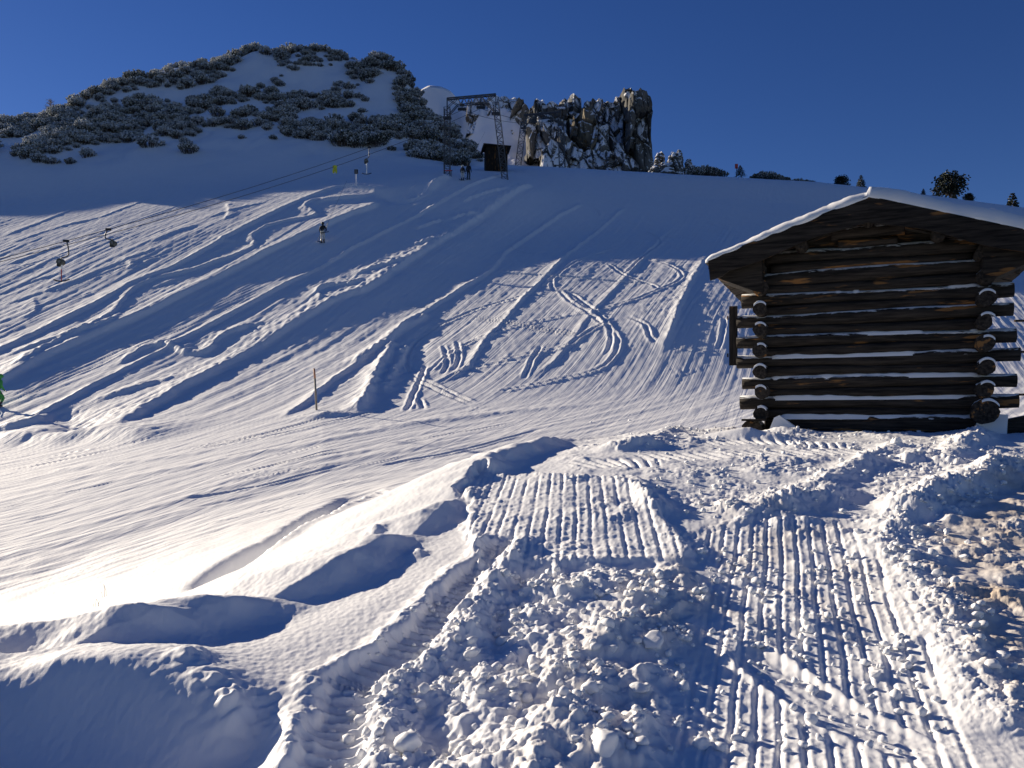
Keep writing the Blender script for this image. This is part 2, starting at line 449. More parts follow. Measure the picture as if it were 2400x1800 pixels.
loops = [
    [(1340, 620), (1420, 700), (1560, 790), (1640, 850), (1650, 930), (1560, 1020), (1300, 1090), (1000, 1150)],
    [(1310, 560), (1320, 620), (1400, 640), (1480, 700), (1580, 780), (1620, 870), (1590, 960)],
    [(1800, 450), (1920, 490), (1985, 540), (1960, 580), (1850, 630), (1700, 690), (1500, 745), (1380, 760), (1180, 800), (1000, 850), (850, 910), (760, 970), (660, 1050)],
    [(1310, 636), (1180, 652), (960, 710), (830, 760), (700, 820), (600, 890), (555, 990), (600, 1050)],
    [(1690, 385), (1500, 450), (1400, 500), (1250, 620)],
    [(1650, 770), (1500, 840), (1380, 910), (1200, 945), (1000, 990)],
    [(1700, 760), (1790, 800), (1820, 860), (1860, 900)],
    [(1600, 480), (1680, 540), (1820, 590), (1860, 620)],
    [(1790, 310), (1850, 345), (1870, 380), (1800, 430), (1700, 530)],
    [(2212, 760), (2190, 880), (2170, 930)], [(1900, 910), (2060, 930), (2212, 940)],
    
    [(700, 1110), (850, 1040), (1000, 1000), (1200, 970)],
    [(560, 1250), (600, 1150), (640, 1060), (660, 1000)], [(620, 1180), (650, 1240)],
    [(560, 1050), (700, 1110), (920, 1210)], [(575, 1075), (700, 1135), (900, 1215)],
    [(520, 690), (640, 715), (770, 735)], [(890, 755), (1150, 800), (1470, 850)], [(900, 772), (1200, 822), (1480, 862)],
    [(1850, 350), (2000, 340), (2130, 335)], [(980, 380), (1100, 400), (1200, 430), (1370, 435)],
    [(1300, 270), (1420, 300), (1540, 290)], [(1470, 170), (1540, 200), (1560, 240)],
    [(750, 900), (770, 1000), (740, 1060)], [(820, 880), (830, 980), (800, 1040)], [(1170, 1080), (1200, 1000), (1260, 900)],
]
for k, q in enumerate(loops):
    groove(z6(q), 0.075, 0.12, 0.7, 1.0, 0.06)
    if k in (0, 2, 5):
        ridge(z6(q), 0.06, 0.2, 0.12, 0.08, 0.04, 1.5)
for q, w in (([(1390, 600), (1440, 680), (1520, 740)], 0.6), ([(1960, 560), (1900, 650), (1850, 720), (1900, 800)], 1.2), ([(1700, 870), (1760, 900), (1740, 960)], 0.9), ([(1220, 440), (1300, 445), (1370, 440)], 0.4),
             ([(2020, 330), (2080, 310), (2140, 290)], 0.5), ([(900, 1200), (950, 1250), (970, 1290)], 0.5), ([(1400, 1150), (1800, 1090), (2200, 1000)], 0.8), ([(2100, 1060), (2210, 1050)], 0.8), ([(1050, 780), (950, 900), (880, 1000)], 0.3), ([(1480, 210), (1530, 230)], 0.4)):
    rubble_strip(z6(q), 0.10, w, 0.26)
# cross piste: windrows and the hollow at the left
ridge([(-60, 1032), (120, 1030), (260, 1022), (400, 1030)], 0.42, 2.6, 0.9, 0.3, 0.04, 3)
ridge([(-60, 1012), (60, 1000), (110, 975), (160, 960)], 0.35, 0.9, 0.5, 0.2, 0.06, 2)
ridge([(120, 900 + 60), (170, 985), (180, 1030)], -0.3, 0.9, 0.9, 0.1, 0.05, 2)
rubble_strip([(20, 1030), (90, 1005), (150, 1000)], 0.1, 1.0, 0.35)
ridge(z6([(-100, 1300), (60, 1280), (260, 1268), (400, 1262)]), 0.18, 0.7, 0.3, 0.1, 0.015, 2)
for q in ([(0, 1190), (300, 1120), (700, 1045), (1100, 975), (1500, 940)], [(100, 1260), (500, 1150), (900, 1065), (1200, 1000)], [(0, 1330), (260, 1250), (520, 1180), (760, 1120)],
          [(300, 1180), (700, 1090), (1000, 1030)], [(600, 1040), (900, 1000), (1300, 955)], [(0, 1110), (300, 1085), (620, 1035)], [(0, 1150), (180, 1120), (420, 1085)]):
    ridge(q, 0.045, 0.6, 0.3, 0.15, 0.012, 4)
for k in range(26):
    a = random.uniform(-100, 900); b = random.uniform(1080, 1330) - a * 0.17
    ln = random.uniform(150, 520)
    groove([(a, b), (a + ln / 2, b - ln * random.uniform(.08, .11)), (a + ln, b - ln * random.uniform(.17, .23))], random.uniform(.02, .045), random.uniform(.05, .12), 0.7)
rubble_strip([(480, 1160), (600, 1120), (740, 1090)], 0.10, 0.5, 0.16)
rubble_strip([(0, 1395), (140, 1355), (260, 1318), (420, 1265)], 0.09, 0.3, 0.14)

# ------------------------------------------------------------------ foreground knoll
iN = np.searchsorted(D, 24.0)
x, y = X[:iN].ravel().copy(), Y[:iN].ravel().copy()
zb = Z[:iN].ravel().copy()
d, side, s, L = seg_dist(x, y, BANK)
wobble = 0.10 * perlin(y / 0.9, x * 0, 81) + 0.05 * perlin(x / 0.25, y / 0.25, 82)
sd = -d * side + wobble                                    # + on the knoll
# crest of the bank: separate humps, gentle towards the sun, steep on the knoll side
bank_y = [0, 2.8, 3.6, 4.15, 4.7, 5.38, 5.68, 6.0, 6.3, 7.0, 7.45, 7.8, 8.3, 8.9, 9.4, 10.4, 11.4, 12.6, 13.6, 15, 17, 22]
bank_h = [.0, .0, .0, .0, .0, .03, .30, .25, .07, .19, .18, .03, .17, .08, .14, .24, .22, .15, .08, .05, .04, .03]
bh = np.interp(y, bank_y, bank_h)
bh = bh * (1 + 0.15 * perlin(y / 0.35, x * 0, 83))
win = np.interp(y, [0, 3, 4.2, 5, 6, 7, 8, 9, 12, 20], [1.3, 1.2, 0.85, 0.36, 0.30, 0.30, 0.24, 0.24, 0.28, 0.4])
out_w = np.interp(y, [0, 4, 7, 10, 20], [1.3, 1.3, 1.6, 1.6, 2.0])
prof = np.where(sd > 0, np.exp(-(np.abs(sd) / win) ** 2.2), np.exp(-(np.abs(sd) / out_w) ** 1.8))
dz = bh * prof
# the near hump at the left corner: crest across the view, steep towards the camera
Q = smooth_line([(-4.6, 5.5), (-3.7, 5.15), (-3.05, 4.98), (-2.55, 4.9), (-2.2, 4.85), (-1.9, 4.65), (-1.65, 4.42), (-1.5, 4.2)], 5)
bd, bs, bss, bL = seg_dist(x, y, Q)
sg = bd * bs + 0.03 * perlin(x / 0.5, y / 0.5, 87)                     # + beyond the crest
hm_ = np.interp(bss, [0, bL * .45, bL * .6, bL * .72, bL], [.10, .12, .24, .22, .05])
dz += hm_ * np.where(sg > 0, np.exp(-(sg / 0.55) ** 2), np.exp(-(np.abs(sg) / 0.26) ** 1.8)) * sstep(0, .3, bL - bss)
dz -= 0.30 * np.exp(-(((x + 2.7) / 1.5) ** 4 + ((y - 3.75) / 0.78) ** 4))
Q = smooth_line([(-3.5, 2.6), (-3.42, 4.0), (-3.8, 4.9), (-4.6, 5.7), (-5.4, 6.4)], 5)  # high ridge added out of view at the left to shade the near hump
bd, bs, bss, bL = seg_dist(x, y, Q)
dz += 0.72 * np.where(bs > 0, np.exp(-(bd / 1.0) ** 2), np.exp(-(bd / 0.42) ** 2)) * ends(bss, bL, 0.8)
# hollow of untouched snow behind the bank
hol = np.exp(-((sd - 0.95) / 0.7) ** 2) * sstep(3.0, 4.0, y) * (1 - sstep(8.0, 9.2, y))
dz -= 0.02 * hol
# wind-packed unevenness everywhere on the bank
dz += 0.022 * fbm(x / 0.9, y / 1.1, 2, 84) * (1 - sstep(0.0, 2.5, sd)) + 0.012 * fbm(x / 0.3, y / 0.3, 2, 85) * np.exp(-(sd / 0.35) ** 2)

WARP = 0.10 * fbm(x / 0.45, y / 0.45, 3, 91) + 0.03 * fbm(x / 0.1, y / 0.1, 2, 95)
def mask_poly(pts, soft, world=False):
    P = pts if world else [gp(*p)[:2] for p in pts]
    return sstep(-soft, soft, poly_sd(x, y, P) + WARP), P

c1 = clod_field(x, y, 0.30, 101, 0.75, 0.22, 0.60, 0.75)
c2 = clod_field(x + 5.1, y, 0.15, 103, 0.85, 0.25, 0.62, 0.8)
c3 = clod_field(x, y + 2.2, 0.075, 105, 0.9, 0.25, 0.62, 0.8)
c4 = clod_field(x + 1.7, y + 2.2, 0.042, 107, 0.9, 0.25, 0.62, 0.8)
v1, v2 = perlin(x / 0.6, y / 0.6, 99), perlin(x / 0.42 + 4, y / 0.42, 98)
lumps = 0.75 * c1 * sstep(-0.2, 0.5, v1) + 0.5 * c2 * sstep(-0.45, 0.25, v2) + 0.5 * c3 * (0.5 + 0.5 * sstep(-0.3, 0.3, v1 - v2)) + 0.5 * c4
lumps = 0.6 * lumps
billow = -0.05 * np.ones_like(x)
for k_, (sc_, am_) in enumerate(((0.55, 0.11), (0.26, 0.075), (0.125, 0.045), (0.06, 0.022), (0.03, 0.010))):
    billow = billow + am_ * np.abs(perlin(x / sc_ + 3.3 * k_, y / sc_, 140 + k_))
fine = 0.28 * c2 + 0.35 * c3 + 0.4 * c4 + 0.32 * (billow + 0.05)
grit = 0.3 * c3 + 0.4 * c4 + 0.25 * (billow + 0.05)

# churned snow below the slab
rub, _ = mask_poly([(860, 1860), (930, 1700), (1030, 1520), (1130, 1338), (1250, 1330), (1420, 1345), (1600, 1335), (1630, 1400), (1570, 1520), (1550, 1640), (1520, 1720), (1560, 1860)], 0.10)
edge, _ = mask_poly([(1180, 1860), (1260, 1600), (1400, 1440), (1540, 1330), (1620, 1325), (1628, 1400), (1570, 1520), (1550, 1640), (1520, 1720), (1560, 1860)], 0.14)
dz += rub * (0.01 + (lumps + billow) * (0.62 + 0.45 * perlin(x / 0.8, y / 0.8, 111)) + 0.07 * fbm(x / 0.45, y / 0.45, 4, 112))
dz += edge * 0.05
# slab of packed snow with the ribs of a caterpillar track
slab, SP = mask_poly([(1085, 1160), (1120, 1125), (1440, 1128), (1500, 1150), (1570, 1230), (1625, 1300), (1600, 1328), (1300, 1330), (1105, 1325), (1095, 1250)], 0.06)
def rib(dx, dy, spacing, depth, sharp=0.16, seed=0, wav=0.03):
    L_ = math.hypot(dx, dy); dx, dy = dx / L_, dy / L_
    t = (x * dy - y * dx) + wav * perlin(x / 0.9, y / 0.9, seed) + 0.3 * wav * perlin(x / 0.2, y / 0.2, seed + 3)
    f = t / spacing - np.floor(t / spacing)
    f = np.minimum(f, 1 - f)
    return -depth * np.exp(-(f / sharp) ** 2) + 0.25 * depth * np.exp(-((f - 0.26) / 0.10) ** 2)
slab_top = 0.025 + rib(0.075, 1, 0.135, 0.014, 0.10, 121, 0.012) * (0.35 + 0.65 * sstep(-0.35, 0.25, perlin(x / 0.45, y / 0.8, 125))) + 0.3 * c4 + 0.014 * fbm(x / 0.35, y / 0.35, 3, 122)
worn = sstep(-0.1, 0.5, perlin(x / 0.7, y / 0.7, 123))
slab_top = slab_top + 1.0 * grit * worn * sstep(-0.25, 0.25, perlin(x / 0.25, y / 0.4, 124))
inslab = poly_sd(x, y, SP)
lipm = np.exp(-((inslab - 0.05) / 0.10) ** 2) * sstep(0.0, 0.03, inslab)
slab_top = slab_top + 0.012 * lipm + 0.45 * fine * lipm
dz = dz * (1 - slab) + slab * slab_top
# smooth plate at the near lip of the slab
plate, _ = mask_poly([(1330, 1300), (1630, 1285), (1640, 1330), (1420, 1345)], 0.05)
dz = dz + plate * (0.01 - 0.6 * (dz - (0.04)) * 0.5)
# lane with caterpillar ribs to the right of the churned snow
lane, _ = mask_poly([(1640, 1250), (1800, 1215), (1980, 1230), (2060, 1330), (2120, 1450), (2190, 1590), (2330, 1900), (1590, 1900), (1620, 1640), (1650, 1480), (1680, 1400), (1650, 1320)], 0.10)
lane_z = -0.01 + rib(0.30, 0.95, 0.118, 0.012, 0.12, 131, 0.014) + 0.012 * fbm(x / 0.3, y / 0.45, 3, 132)
broken = sstep(0.25, 0.6, perlin(x / 0.55, y / 0.75, 133)) + 0.6 * sstep(0.25, 0.6, perlin(x / 0.3, y / 0.3, 134))
lane_z = lane_z + np.clip(broken, 0, 1) * (0.5 * fine + 0.004)
rubble_low = sstep(4.9, 3.9, y) * sstep(-0.2, 0.4, perlin(x / 0.6, y / 0.5, 135))
lane_z = lane_z + rubble_low * (0.35 * lumps)
dz = dz * (1 - lane) + lane * lane_z
# slid band across the lane
Q = [gp(*p)[:2] for p in z8([(1060, 940), (1180, 1040), (1340, 1150), (1520, 1255), (1720, 1345), (1900, 1420)])]
bd, bs, bss, bL = seg_dist(x, y, smooth_line(Q, 5))
bm = np.exp(-(bd / np.interp(bss, [0, bL], [0.10, 0.24])) ** 4) * ends(bss, bL, 0.25)
dz = dz * (1 - 0.85 * bm) + 0.85 * bm * (-0.035 + 0.012 * perlin((bd * bs) / 0.05, bss / 1.5, 141))
dz += 0.025 * np.exp(-((bd - 0.17) / 0.03) ** 2) * ends(bss, bL, 0.3) * lane
# middle ground before the hut: crumbs
mid, _ = mask_poly([(1340, 1120), (1330, 1010), (1500, 960), (1650, 985), (2400, 1000), (2400, 1120), (2090, 1260), (1980, 1240), (1650, 1260), (1520, 1150)], 0.25)
mid = mid * (1 - slab)
crumb = sstep(-0.35, 0.45, perlin(x / 0.9, y / 1.1, 151) + 0.4 * perlin(x / 0.3, y / 0.4, 152))
dz += mid * (crumb * (0.75 * fine + 0.06 * c1) + 0.02 * fbm(x / 0.7, y / 0.9, 3, 153))
# cross ribs of the tracks close to the hut
for pts_, hw, spc in (([(1480, 1075), (1700, 1068), (1900, 1062), (2080, 1058)], 0.22, 0.15), ([(1640, 1040), (1800, 1038), (2000, 1050)], 0.16, 0.13), ([(1500, 1000), (1580, 985), (1650, 975)], 0.30, 0.12), ([(1330, 1095), (1450, 1085), (1560, 1090)], 0.25, 0.14)):
    Q = smooth_line([gp(*p)[:2] for p in pts_], 5)
    bd, bs, bss, bL = seg_dist(x, y, Q)
    bm = np.exp(-(bd / hw) ** 4) * ends(bss, bL, 0.2)
    f = (bss + 0.35 * bd * bs) / spc; f = f - np.floor(f); f = np.minimum(f, 1 - f)
    dz = dz * (1 - 0.8 * bm) + bm * (0.01 - 0.05 * np.exp(-(f / 0.16) ** 2))
# windrows of lumps
def berm(pts, h, wl, wr, lump=1.0, world=False, fade=0.3, fl=None):
    global dz
    Q = smooth_line(pts if world else [gp(*p)[:2] for p in pts], 5)
    bd, bs, bss, bL = seg_dist(x, y, Q)
    sg = bd * bs + 0.05 * perlin(bss / 0.4, bss * 0, 161)
    pr = np.where(sg > 0, np.exp(-(sg / wl) ** 2), np.exp(-(sg / wr) ** 2)) * ends(bss, bL, fade)
    dz = dz + pr * h * (1 + 0.35 * perlin(bss / 0.5, bss * 0 + 3, 162)) + pr * lump * (fl if fl is not None else (0.22 * c1 + 0.9 * fine))
berm([(1480, 1350), (1560, 1215), (1500, 1150), (1440, 1120)][1:], 0.05, 0.12, 0.14, 0.7)
berm([(2420, 1085), (2300, 1120), (2200, 1170), (2120, 1225), (2085, 1275), (2110, 1330), (2160, 1400), (2230, 1500), (2320, 1620), (2440, 1760)], 0.06, 0.20, 0.26, 0.85)
berm([(2120, 1225), (2260, 1150), (2420, 1100)], 0.07, 0.35, 0.20, 0.4)
berm([(2090, 1090), (2170, 1070), (2280, 1030), (2420, 990)], 0.08, 0.25, 0.22, 0.8)
berm([(1800, 1190), (1900, 1150), (1980, 1110), (2050, 1075), (2120, 1045)], 0.06, 0.18, 0.18, 0.9)
berm([(1660, 1180), (1760, 1200), (1900, 1175), (2000, 1150)], 0.06, 0.18, 0.22, 0.8)
berm([(1400, 1060), (1560, 1020), (1640, 1000)], 0.06, 0.25, 0.2, 0.7)
berm([(1360, 985), (1450, 972), (1560, 965), (1640, 955)], 0.12, 0.5, 0.25, 0.8)
# furrow between the hollow and the churned snow: cut edge, ladder of ribs, spoil
fur = z7([(2140, 560), (2080, 640), (1960, 740), (1850, 860), (1740, 960), (1640, 1050), (1540, 1110), (1430, 1180), (1380, 1270), (1330, 1400), (1260, 1520), (1160, 1660)])
Q = smooth_line([gp(*p)[:2] for p in fur], 5)
bd, bs, bss, bL = seg_dist(x, y, Q)
sg = -bd * bs + 0.05 * fbm(x / 0.22, y / 0.22, 3, 171)                    # + towards the left while running down to the camera
sg = -sg
e = ends(bss, bL, 0.4)
cut = np.where(sg > 0, 0, 0) * e
across = sg                                                          # + left of travel (travel is towards the camera) = right in the picture
w_f = np.interp(bss, [0, bL * 0.5, bL], [0.20, 0.26, 0.34])
tr = sstep(-0.03, 0.03, across) * (1 - sstep(0.8, 1.15, across / w_f))
f = bss / 0.085; f = f - np.floor(f); f = np.minimum(f, 1 - f)
dz += e * (-0.09 * tr + tr * (0.05 * np.exp(-((f - 0.5) / 0.18) ** 2) + 0.5 * grit))
dz += e * 0.03 * np.exp(-((across + 0.08) / 0.08) ** 2) + e * np.exp(-((across + 0.05) / 0.05) ** 2) * 0.7 * grit
sp = np.exp(-((across - w_f - 0.10) / 0.10) ** 2) * e
dz += sp * (0.03 + 0.9 * fine)
tr2 = np.exp(-((across - w_f - 0.33) / 0.13) ** 2) * e * sstep(0.2, 1.0, bss)
dz -= 0.05 * tr2
# drifts against the hut
for (cx_, cy_), rx, ry, h in ((gp(1740, 1030)[:2], 0.50, 0.20, 0.15), (gp(1850, 1020)[:2], 0.45, 0.2, 0.09), (gp(2020, 1012)[:2], 0.62, 0.25, 0.2)):
    q = ((x - cx_) * .93 - (y - cy_) * .37, (x - cx_) * .37 + (y - cy_) * .93)
    dz += h * np.exp(-(q[0] / rx) ** 2 - (q[1] / ry) ** 2)
# trench along the outer slope of the bank
Q = smooth_line([gp(*p)[:2] for p in z7([(860, 790), (1010, 690), (1180, 580), (1350, 490), (1520, 400), (1700, 310), (1880, 235), (2060, 170), (2240, 120)])], 5)
bd, bs, bss, bL = seg_dist(x, y, Q)
sg = -bd * bs + 0.04 * perlin(bss / 0.5, bss * 0, 181)
e = ends(bss, bL, 1.2)
dz += e * (-0.46 * np.exp(-(np.abs(sg) / 0.40) ** 4) + 0.07 * np.exp(-((sg - 0.52) / 0.14) ** 2) + np.exp(-((sg - 0.38) / 0.16) ** 2) * (0.8 * c2 + 0.6 * c3))
dz += 0.45 * grit * sstep(0.9, 1.6, sd) * (1 - slab) * (1 - lane) * (1 - rub) * sstep(-0.3, 0.4, perlin(x / 0.5, y / 0.5, 189)) * sstep(-0.15, 0.1, x + 0.35 * (y - 7.0))
# small lumps on the untouched snow
for p, r, h in (((540, 1675), 0.10, 0.10), ((660, 1685), 0.08, 0.05), ((690, 1700), 0.07, 0.05), ((980, 1300), 0.07, 0.05), ((880, 1272), 0.10, 0.06), ((490, 1640), 0.14, 0.05), ((700, 1740), 0.12, 0.09), ((450, 1590), 0.12, 0.06), ((1190, 1045), 0.14, 0.10), ((1250, 1030), 0.12, 0.08)):
    qx, qy = gp(*p)[:2]
    dz += h * np.exp(-(((x - qx) / r) ** 2 + ((y - qy) / (1.3 * r)) ** 2)) * (1 + 0.3 * perlin(x / 0.06, y / 0.06, 191))
dmz, _ = mask_poly([(2460, 1150), (2250, 1190), (2180, 1240), (2150, 1300), (2190, 1380), (2270, 1480), (2340, 1580), (2460, 1680)], 0.18)
dz += dmz * (0.05 + 0.7 * fine * sstep(-0.3, 0.4, perlin(x / 0.4, y / 0.4, 205)) + 0.03 * fbm(x / 0.35, y / 0.35, 3, 206))
# grain of untouched snow
dz += 0.0035 * fbm(x / 0.05, y / 0.06, 2, 195)
near_w = 1 - sstep(17, 22, y)
Z[:iN] = (zb + dz * near_w).reshape(Z[:iN].shape)
# soiled snow at the right edge, warm bounced light painted on lane and crest
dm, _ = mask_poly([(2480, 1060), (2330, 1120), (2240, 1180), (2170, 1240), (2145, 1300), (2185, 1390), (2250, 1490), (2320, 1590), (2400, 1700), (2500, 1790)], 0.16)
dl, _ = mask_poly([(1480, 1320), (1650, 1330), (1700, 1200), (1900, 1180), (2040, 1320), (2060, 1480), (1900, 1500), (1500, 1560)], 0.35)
dirt_bounce = np.clip(dm * (0.48 + 0.4 * fbm(x / 0.5, y / 0.5, 3, 201)) + 0.26 * dl * sstep(-0.4, 0.6, fbm(x / 0.4, y / 0.6, 3, 203)) + 0.16 * edge, 0, 1)
DIRT_BOUNCE[:iN] = dirt_bounce.reshape(DIRT_BOUNCE[:iN].shape)
del c1, c2, c3, c4, lumps, fine, grit

def ground_z(px_, py_):
    """height of the finished sheet at a world point"""
    u = px_ / py_
    i = int(np.clip(np.searchsorted(D, py_) - 1, 0, len(D) - 2)); j = int(np.clip(np.searchsorted(U, u) - 1, 0, len(U) - 2))
    td = (py_ - D[i]) / (D[i + 1] - D[i]); tu = (u - U[j]) / (U[j + 1] - U[j])
    return float((Z[i, j] * (1 - tu) + Z[i, j + 1] * tu) * (1 - td) + (Z[i + 1, j] * (1 - tu) + Z[i + 1, j + 1] * tu) * td)

def grid_mesh(name, X_, Y_, Z_, mat, attr=None):
    n, m = X_.shape
    me = bpy.data.meshes.new(name)
    co = np.stack([X_, Y_, Z_], axis=-1).reshape(-1, 3).astype(np.float32)
    idx = np.arange(n * m, dtype=np.int32).reshape(n, m)
    q = np.stack([idx[:-1, :-1], idx[:-1, 1:], idx[1:, 1:], idx[1:, :-1]], axis=-1).reshape(-1)
    nf = (n - 1) * (m - 1)
    me.vertices.add(n * m); me.vertices.foreach_set('co', co.ravel())
    me.loops.add(nf * 4); me.loops.foreach_set('vertex_index', q)
    me.polygons.add(nf); me.polygons.foreach_set('loop_start', np.arange(0, nf * 4, 4, dtype=np.int32))
    me.polygons.foreach_set('use_smooth', np.ones(nf, bool))
    for an, av in (attr or {}).items():
        a = me.attributes.new(an, 'FLOAT', 'POINT'); a.data.foreach_set('value', av.ravel().astype(np.float32))
    me.update()
    me.materials.append(mat)
    o = bpy.data.objects.new(name, me); col.objects.link(o)
    return o
# ------------------------------------------------------------------ materials
def new_mat(name):
    m = bpy.data.materials.new(name); m.use_nodes = True
    nt = m.node_tree
    b = nt.nodes['Principled BSDF']
    return m, nt, b

def N(nt, typ, **kw):
    n = nt.nodes.new(typ)
    for k, v in kw.items():
        if k.startswith('i_'):
            n.inputs[k[2:].replace('_', ' ')].default_value = v
        else:
            setattr(n, k, v)
    return n

def plain(name, c, rough=0.6, metal=0.0, var=0.0, scale=8.0):
    m, nt, b = new_mat(name)
    b.inputs['Roughness'].default_value = rough
    b.inputs['Metallic'].default_value = metal
    if var:
        tc = N(nt, 'ShaderNodeTexCoord'); no = N(nt, 'ShaderNodeTexNoise', i_Scale=scale, i_Detail=4.0)
        nt.links.new(tc.outputs['Object'], no.inputs['Vector'])
        r = N(nt, 'ShaderNodeValToRGB')
        r.color_ramp.elements[0].position = 0.3; r.color_ramp.elements[1].position = 0.7
        r.color_ramp.elements[0].color = (*[v * (1 - var) for v in c], 1); r.color_ramp.elements[1].color = (*[min(1, v * (1 + var)) for v in c], 1)
        nt.links.new(no.outputs['Fac'], r.inputs['Fac']); nt.links.new(r.outputs['Color'], b.inputs['Base Color'])
    else:
        b.inputs['Base Color'].default_value = (*c, 1)
    return m

def snow_mat(name='snow', dirt_bounce=True, grain=180.0, amount=0.35):
    m, nt, b = new_mat(name)
    b.inputs['Roughness'].default_value = 0.65
    b.inputs['Specular IOR Level'].default_value = 0.25
    tc = N(nt, 'ShaderNodeTexCoord')
    n1 = N(nt, 'ShaderNodeTexNoise', i_Scale=0.9, i_Detail=3.0)
    nt.links.new(tc.outputs['Object'], n1.inputs['Vector'])
    mx = N(nt, 'ShaderNodeMix', data_type='RGBA')
    mx.inputs[6].default_value = (0.82, 0.82, 0.83, 1); mx.inputs[7].default_value = (0.88, 0.88, 0.885, 1)
    nt.links.new(n1.outputs['Fac'], mx.inputs[0])
    outc = mx.outputs[2]
    if dirt_bounce:
        at = N(nt, 'ShaderNodeAttribute', attribute_name='dirt_bounce')
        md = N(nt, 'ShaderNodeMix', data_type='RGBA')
        md.inputs[7].default_value = (0.60, 0.48, 0.36, 1)  # tan for the soiled snow and for the painted bounce light
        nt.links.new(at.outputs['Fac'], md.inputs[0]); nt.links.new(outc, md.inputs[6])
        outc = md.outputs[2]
    nt.links.new(outc, b.inputs['Base Color'])
    nb = N(nt, 'ShaderNodeTexNoise', i_Scale=grain, i_Detail=2.0)
    nt.links.new(tc.outputs['Object'], nb.inputs['Vector'])
    bu = N(nt, 'ShaderNodeBump', i_Strength=amount, i_Distance=0.004)
    nt.links.new(nb.outputs['Fac'], bu.inputs['Height'])
    last = bu
    if dirt_bounce:
        for an, (pa, pb), sc_, dist, st in (('groomed', (g1, g2), (0.05, 5.5, 0.0), 0.05, 0.9), ('skied', (g3, g4), (0.12, 2.6, 0.0), 0.05, 0.8), ('skied', (g5, g6), (0.16, 6.0, 0.0), 0.025, 0.8)):
            ang = math.atan2(pb[1] - pa[1], pb[0] - pa[0])
            rt = N(nt, 'ShaderNodeVectorRotate', rotation_type='Z_AXIS'); rt.inputs['Angle'].default_value = -ang
            nt.links.new(tc.outputs['Object'], rt.inputs['Vector'])
            mp = N(nt, 'ShaderNodeMapping'); mp.inputs['Scale'].default_value = sc_
            nt.links.new(rt.outputs[0], mp.inputs['Vector'])
            ns = N(nt, 'ShaderNodeTexNoise', i_Scale=1.0, i_Detail=3.0, i_Roughness=0.6, i_Distortion=0.6)
            nt.links.new(mp.outputs[0], ns.inputs['Vector'])
            ag = N(nt, 'ShaderNodeAttribute', attribute_name=an)
            ml = N(nt, 'ShaderNodeMath', operation='MULTIPLY'); ml.inputs[1].default_value = st
            nt.links.new(ag.outputs['Fac'], ml.inputs[0])
            b2 = N(nt, 'ShaderNodeBump', i_Distance=dist)
            nt.links.new(ml.outputs[0], b2.inputs['Strength']); nt.links.new(ns.outputs['Fac'], b2.inputs['Height']); nt.links.new(last.outputs['Normal'], b2.inputs['Normal'])
            last = b2
    nt.links.new(last.outputs['Normal'], b.inputs['Normal'])
    return m
M_SNOW = snow_mat()
ground = grid_mesh('ground', X, Y, Z, M_SNOW, {'dirt_bounce': DIRT_BOUNCE, 'groomed': CORD, 'skied': CORD2})
ground['kind'] = 'structure'
ground['label'] = 'snow-covered ground with groomed piste, lift track and churned snow'
# ------------------------------------------------------------------ helpers for things
def tag(o, label=None, cat=None, group=None, kind=None):
    if label: o['label'] = label
    if cat: o['category'] = cat
    if group: o['group'] = group
    if kind: o['kind'] = kind
    return o

def empty(name, loc=(0, 0, 0), rz=0.0):
    o = bpy.data.objects.new(name, None); o.empty_display_size = 0.3
    o.location = loc; o.rotation_euler = (0, 0, rz)
    col.objects.link(o)
    return o

def mesh_obj(name, verts, faces, mats, parent=None, smooth=False, fmat=None, loc=None):
    me = bpy.data.meshes.new(name)
    me.from_pydata([tuple(map(float, v)) for v in verts], [], [tuple(map(int, f)) for f in faces])
    for m in (mats if isinstance(mats, (list, tuple)) else [mats]):
        me.materials.append(m)
    if fmat is not None:
        me.polygons.foreach_set('material_index', np.asarray(fmat, np.int32))
    if smooth:
        me.polygons.foreach_set('use_smooth', np.ones(len(me.polygons), bool))
    me.update()
    o = bpy.data.objects.new(name, me); col.objects.link(o)
    if parent is not None: o.parent = parent
    if loc is not None: o.location = loc
    return o

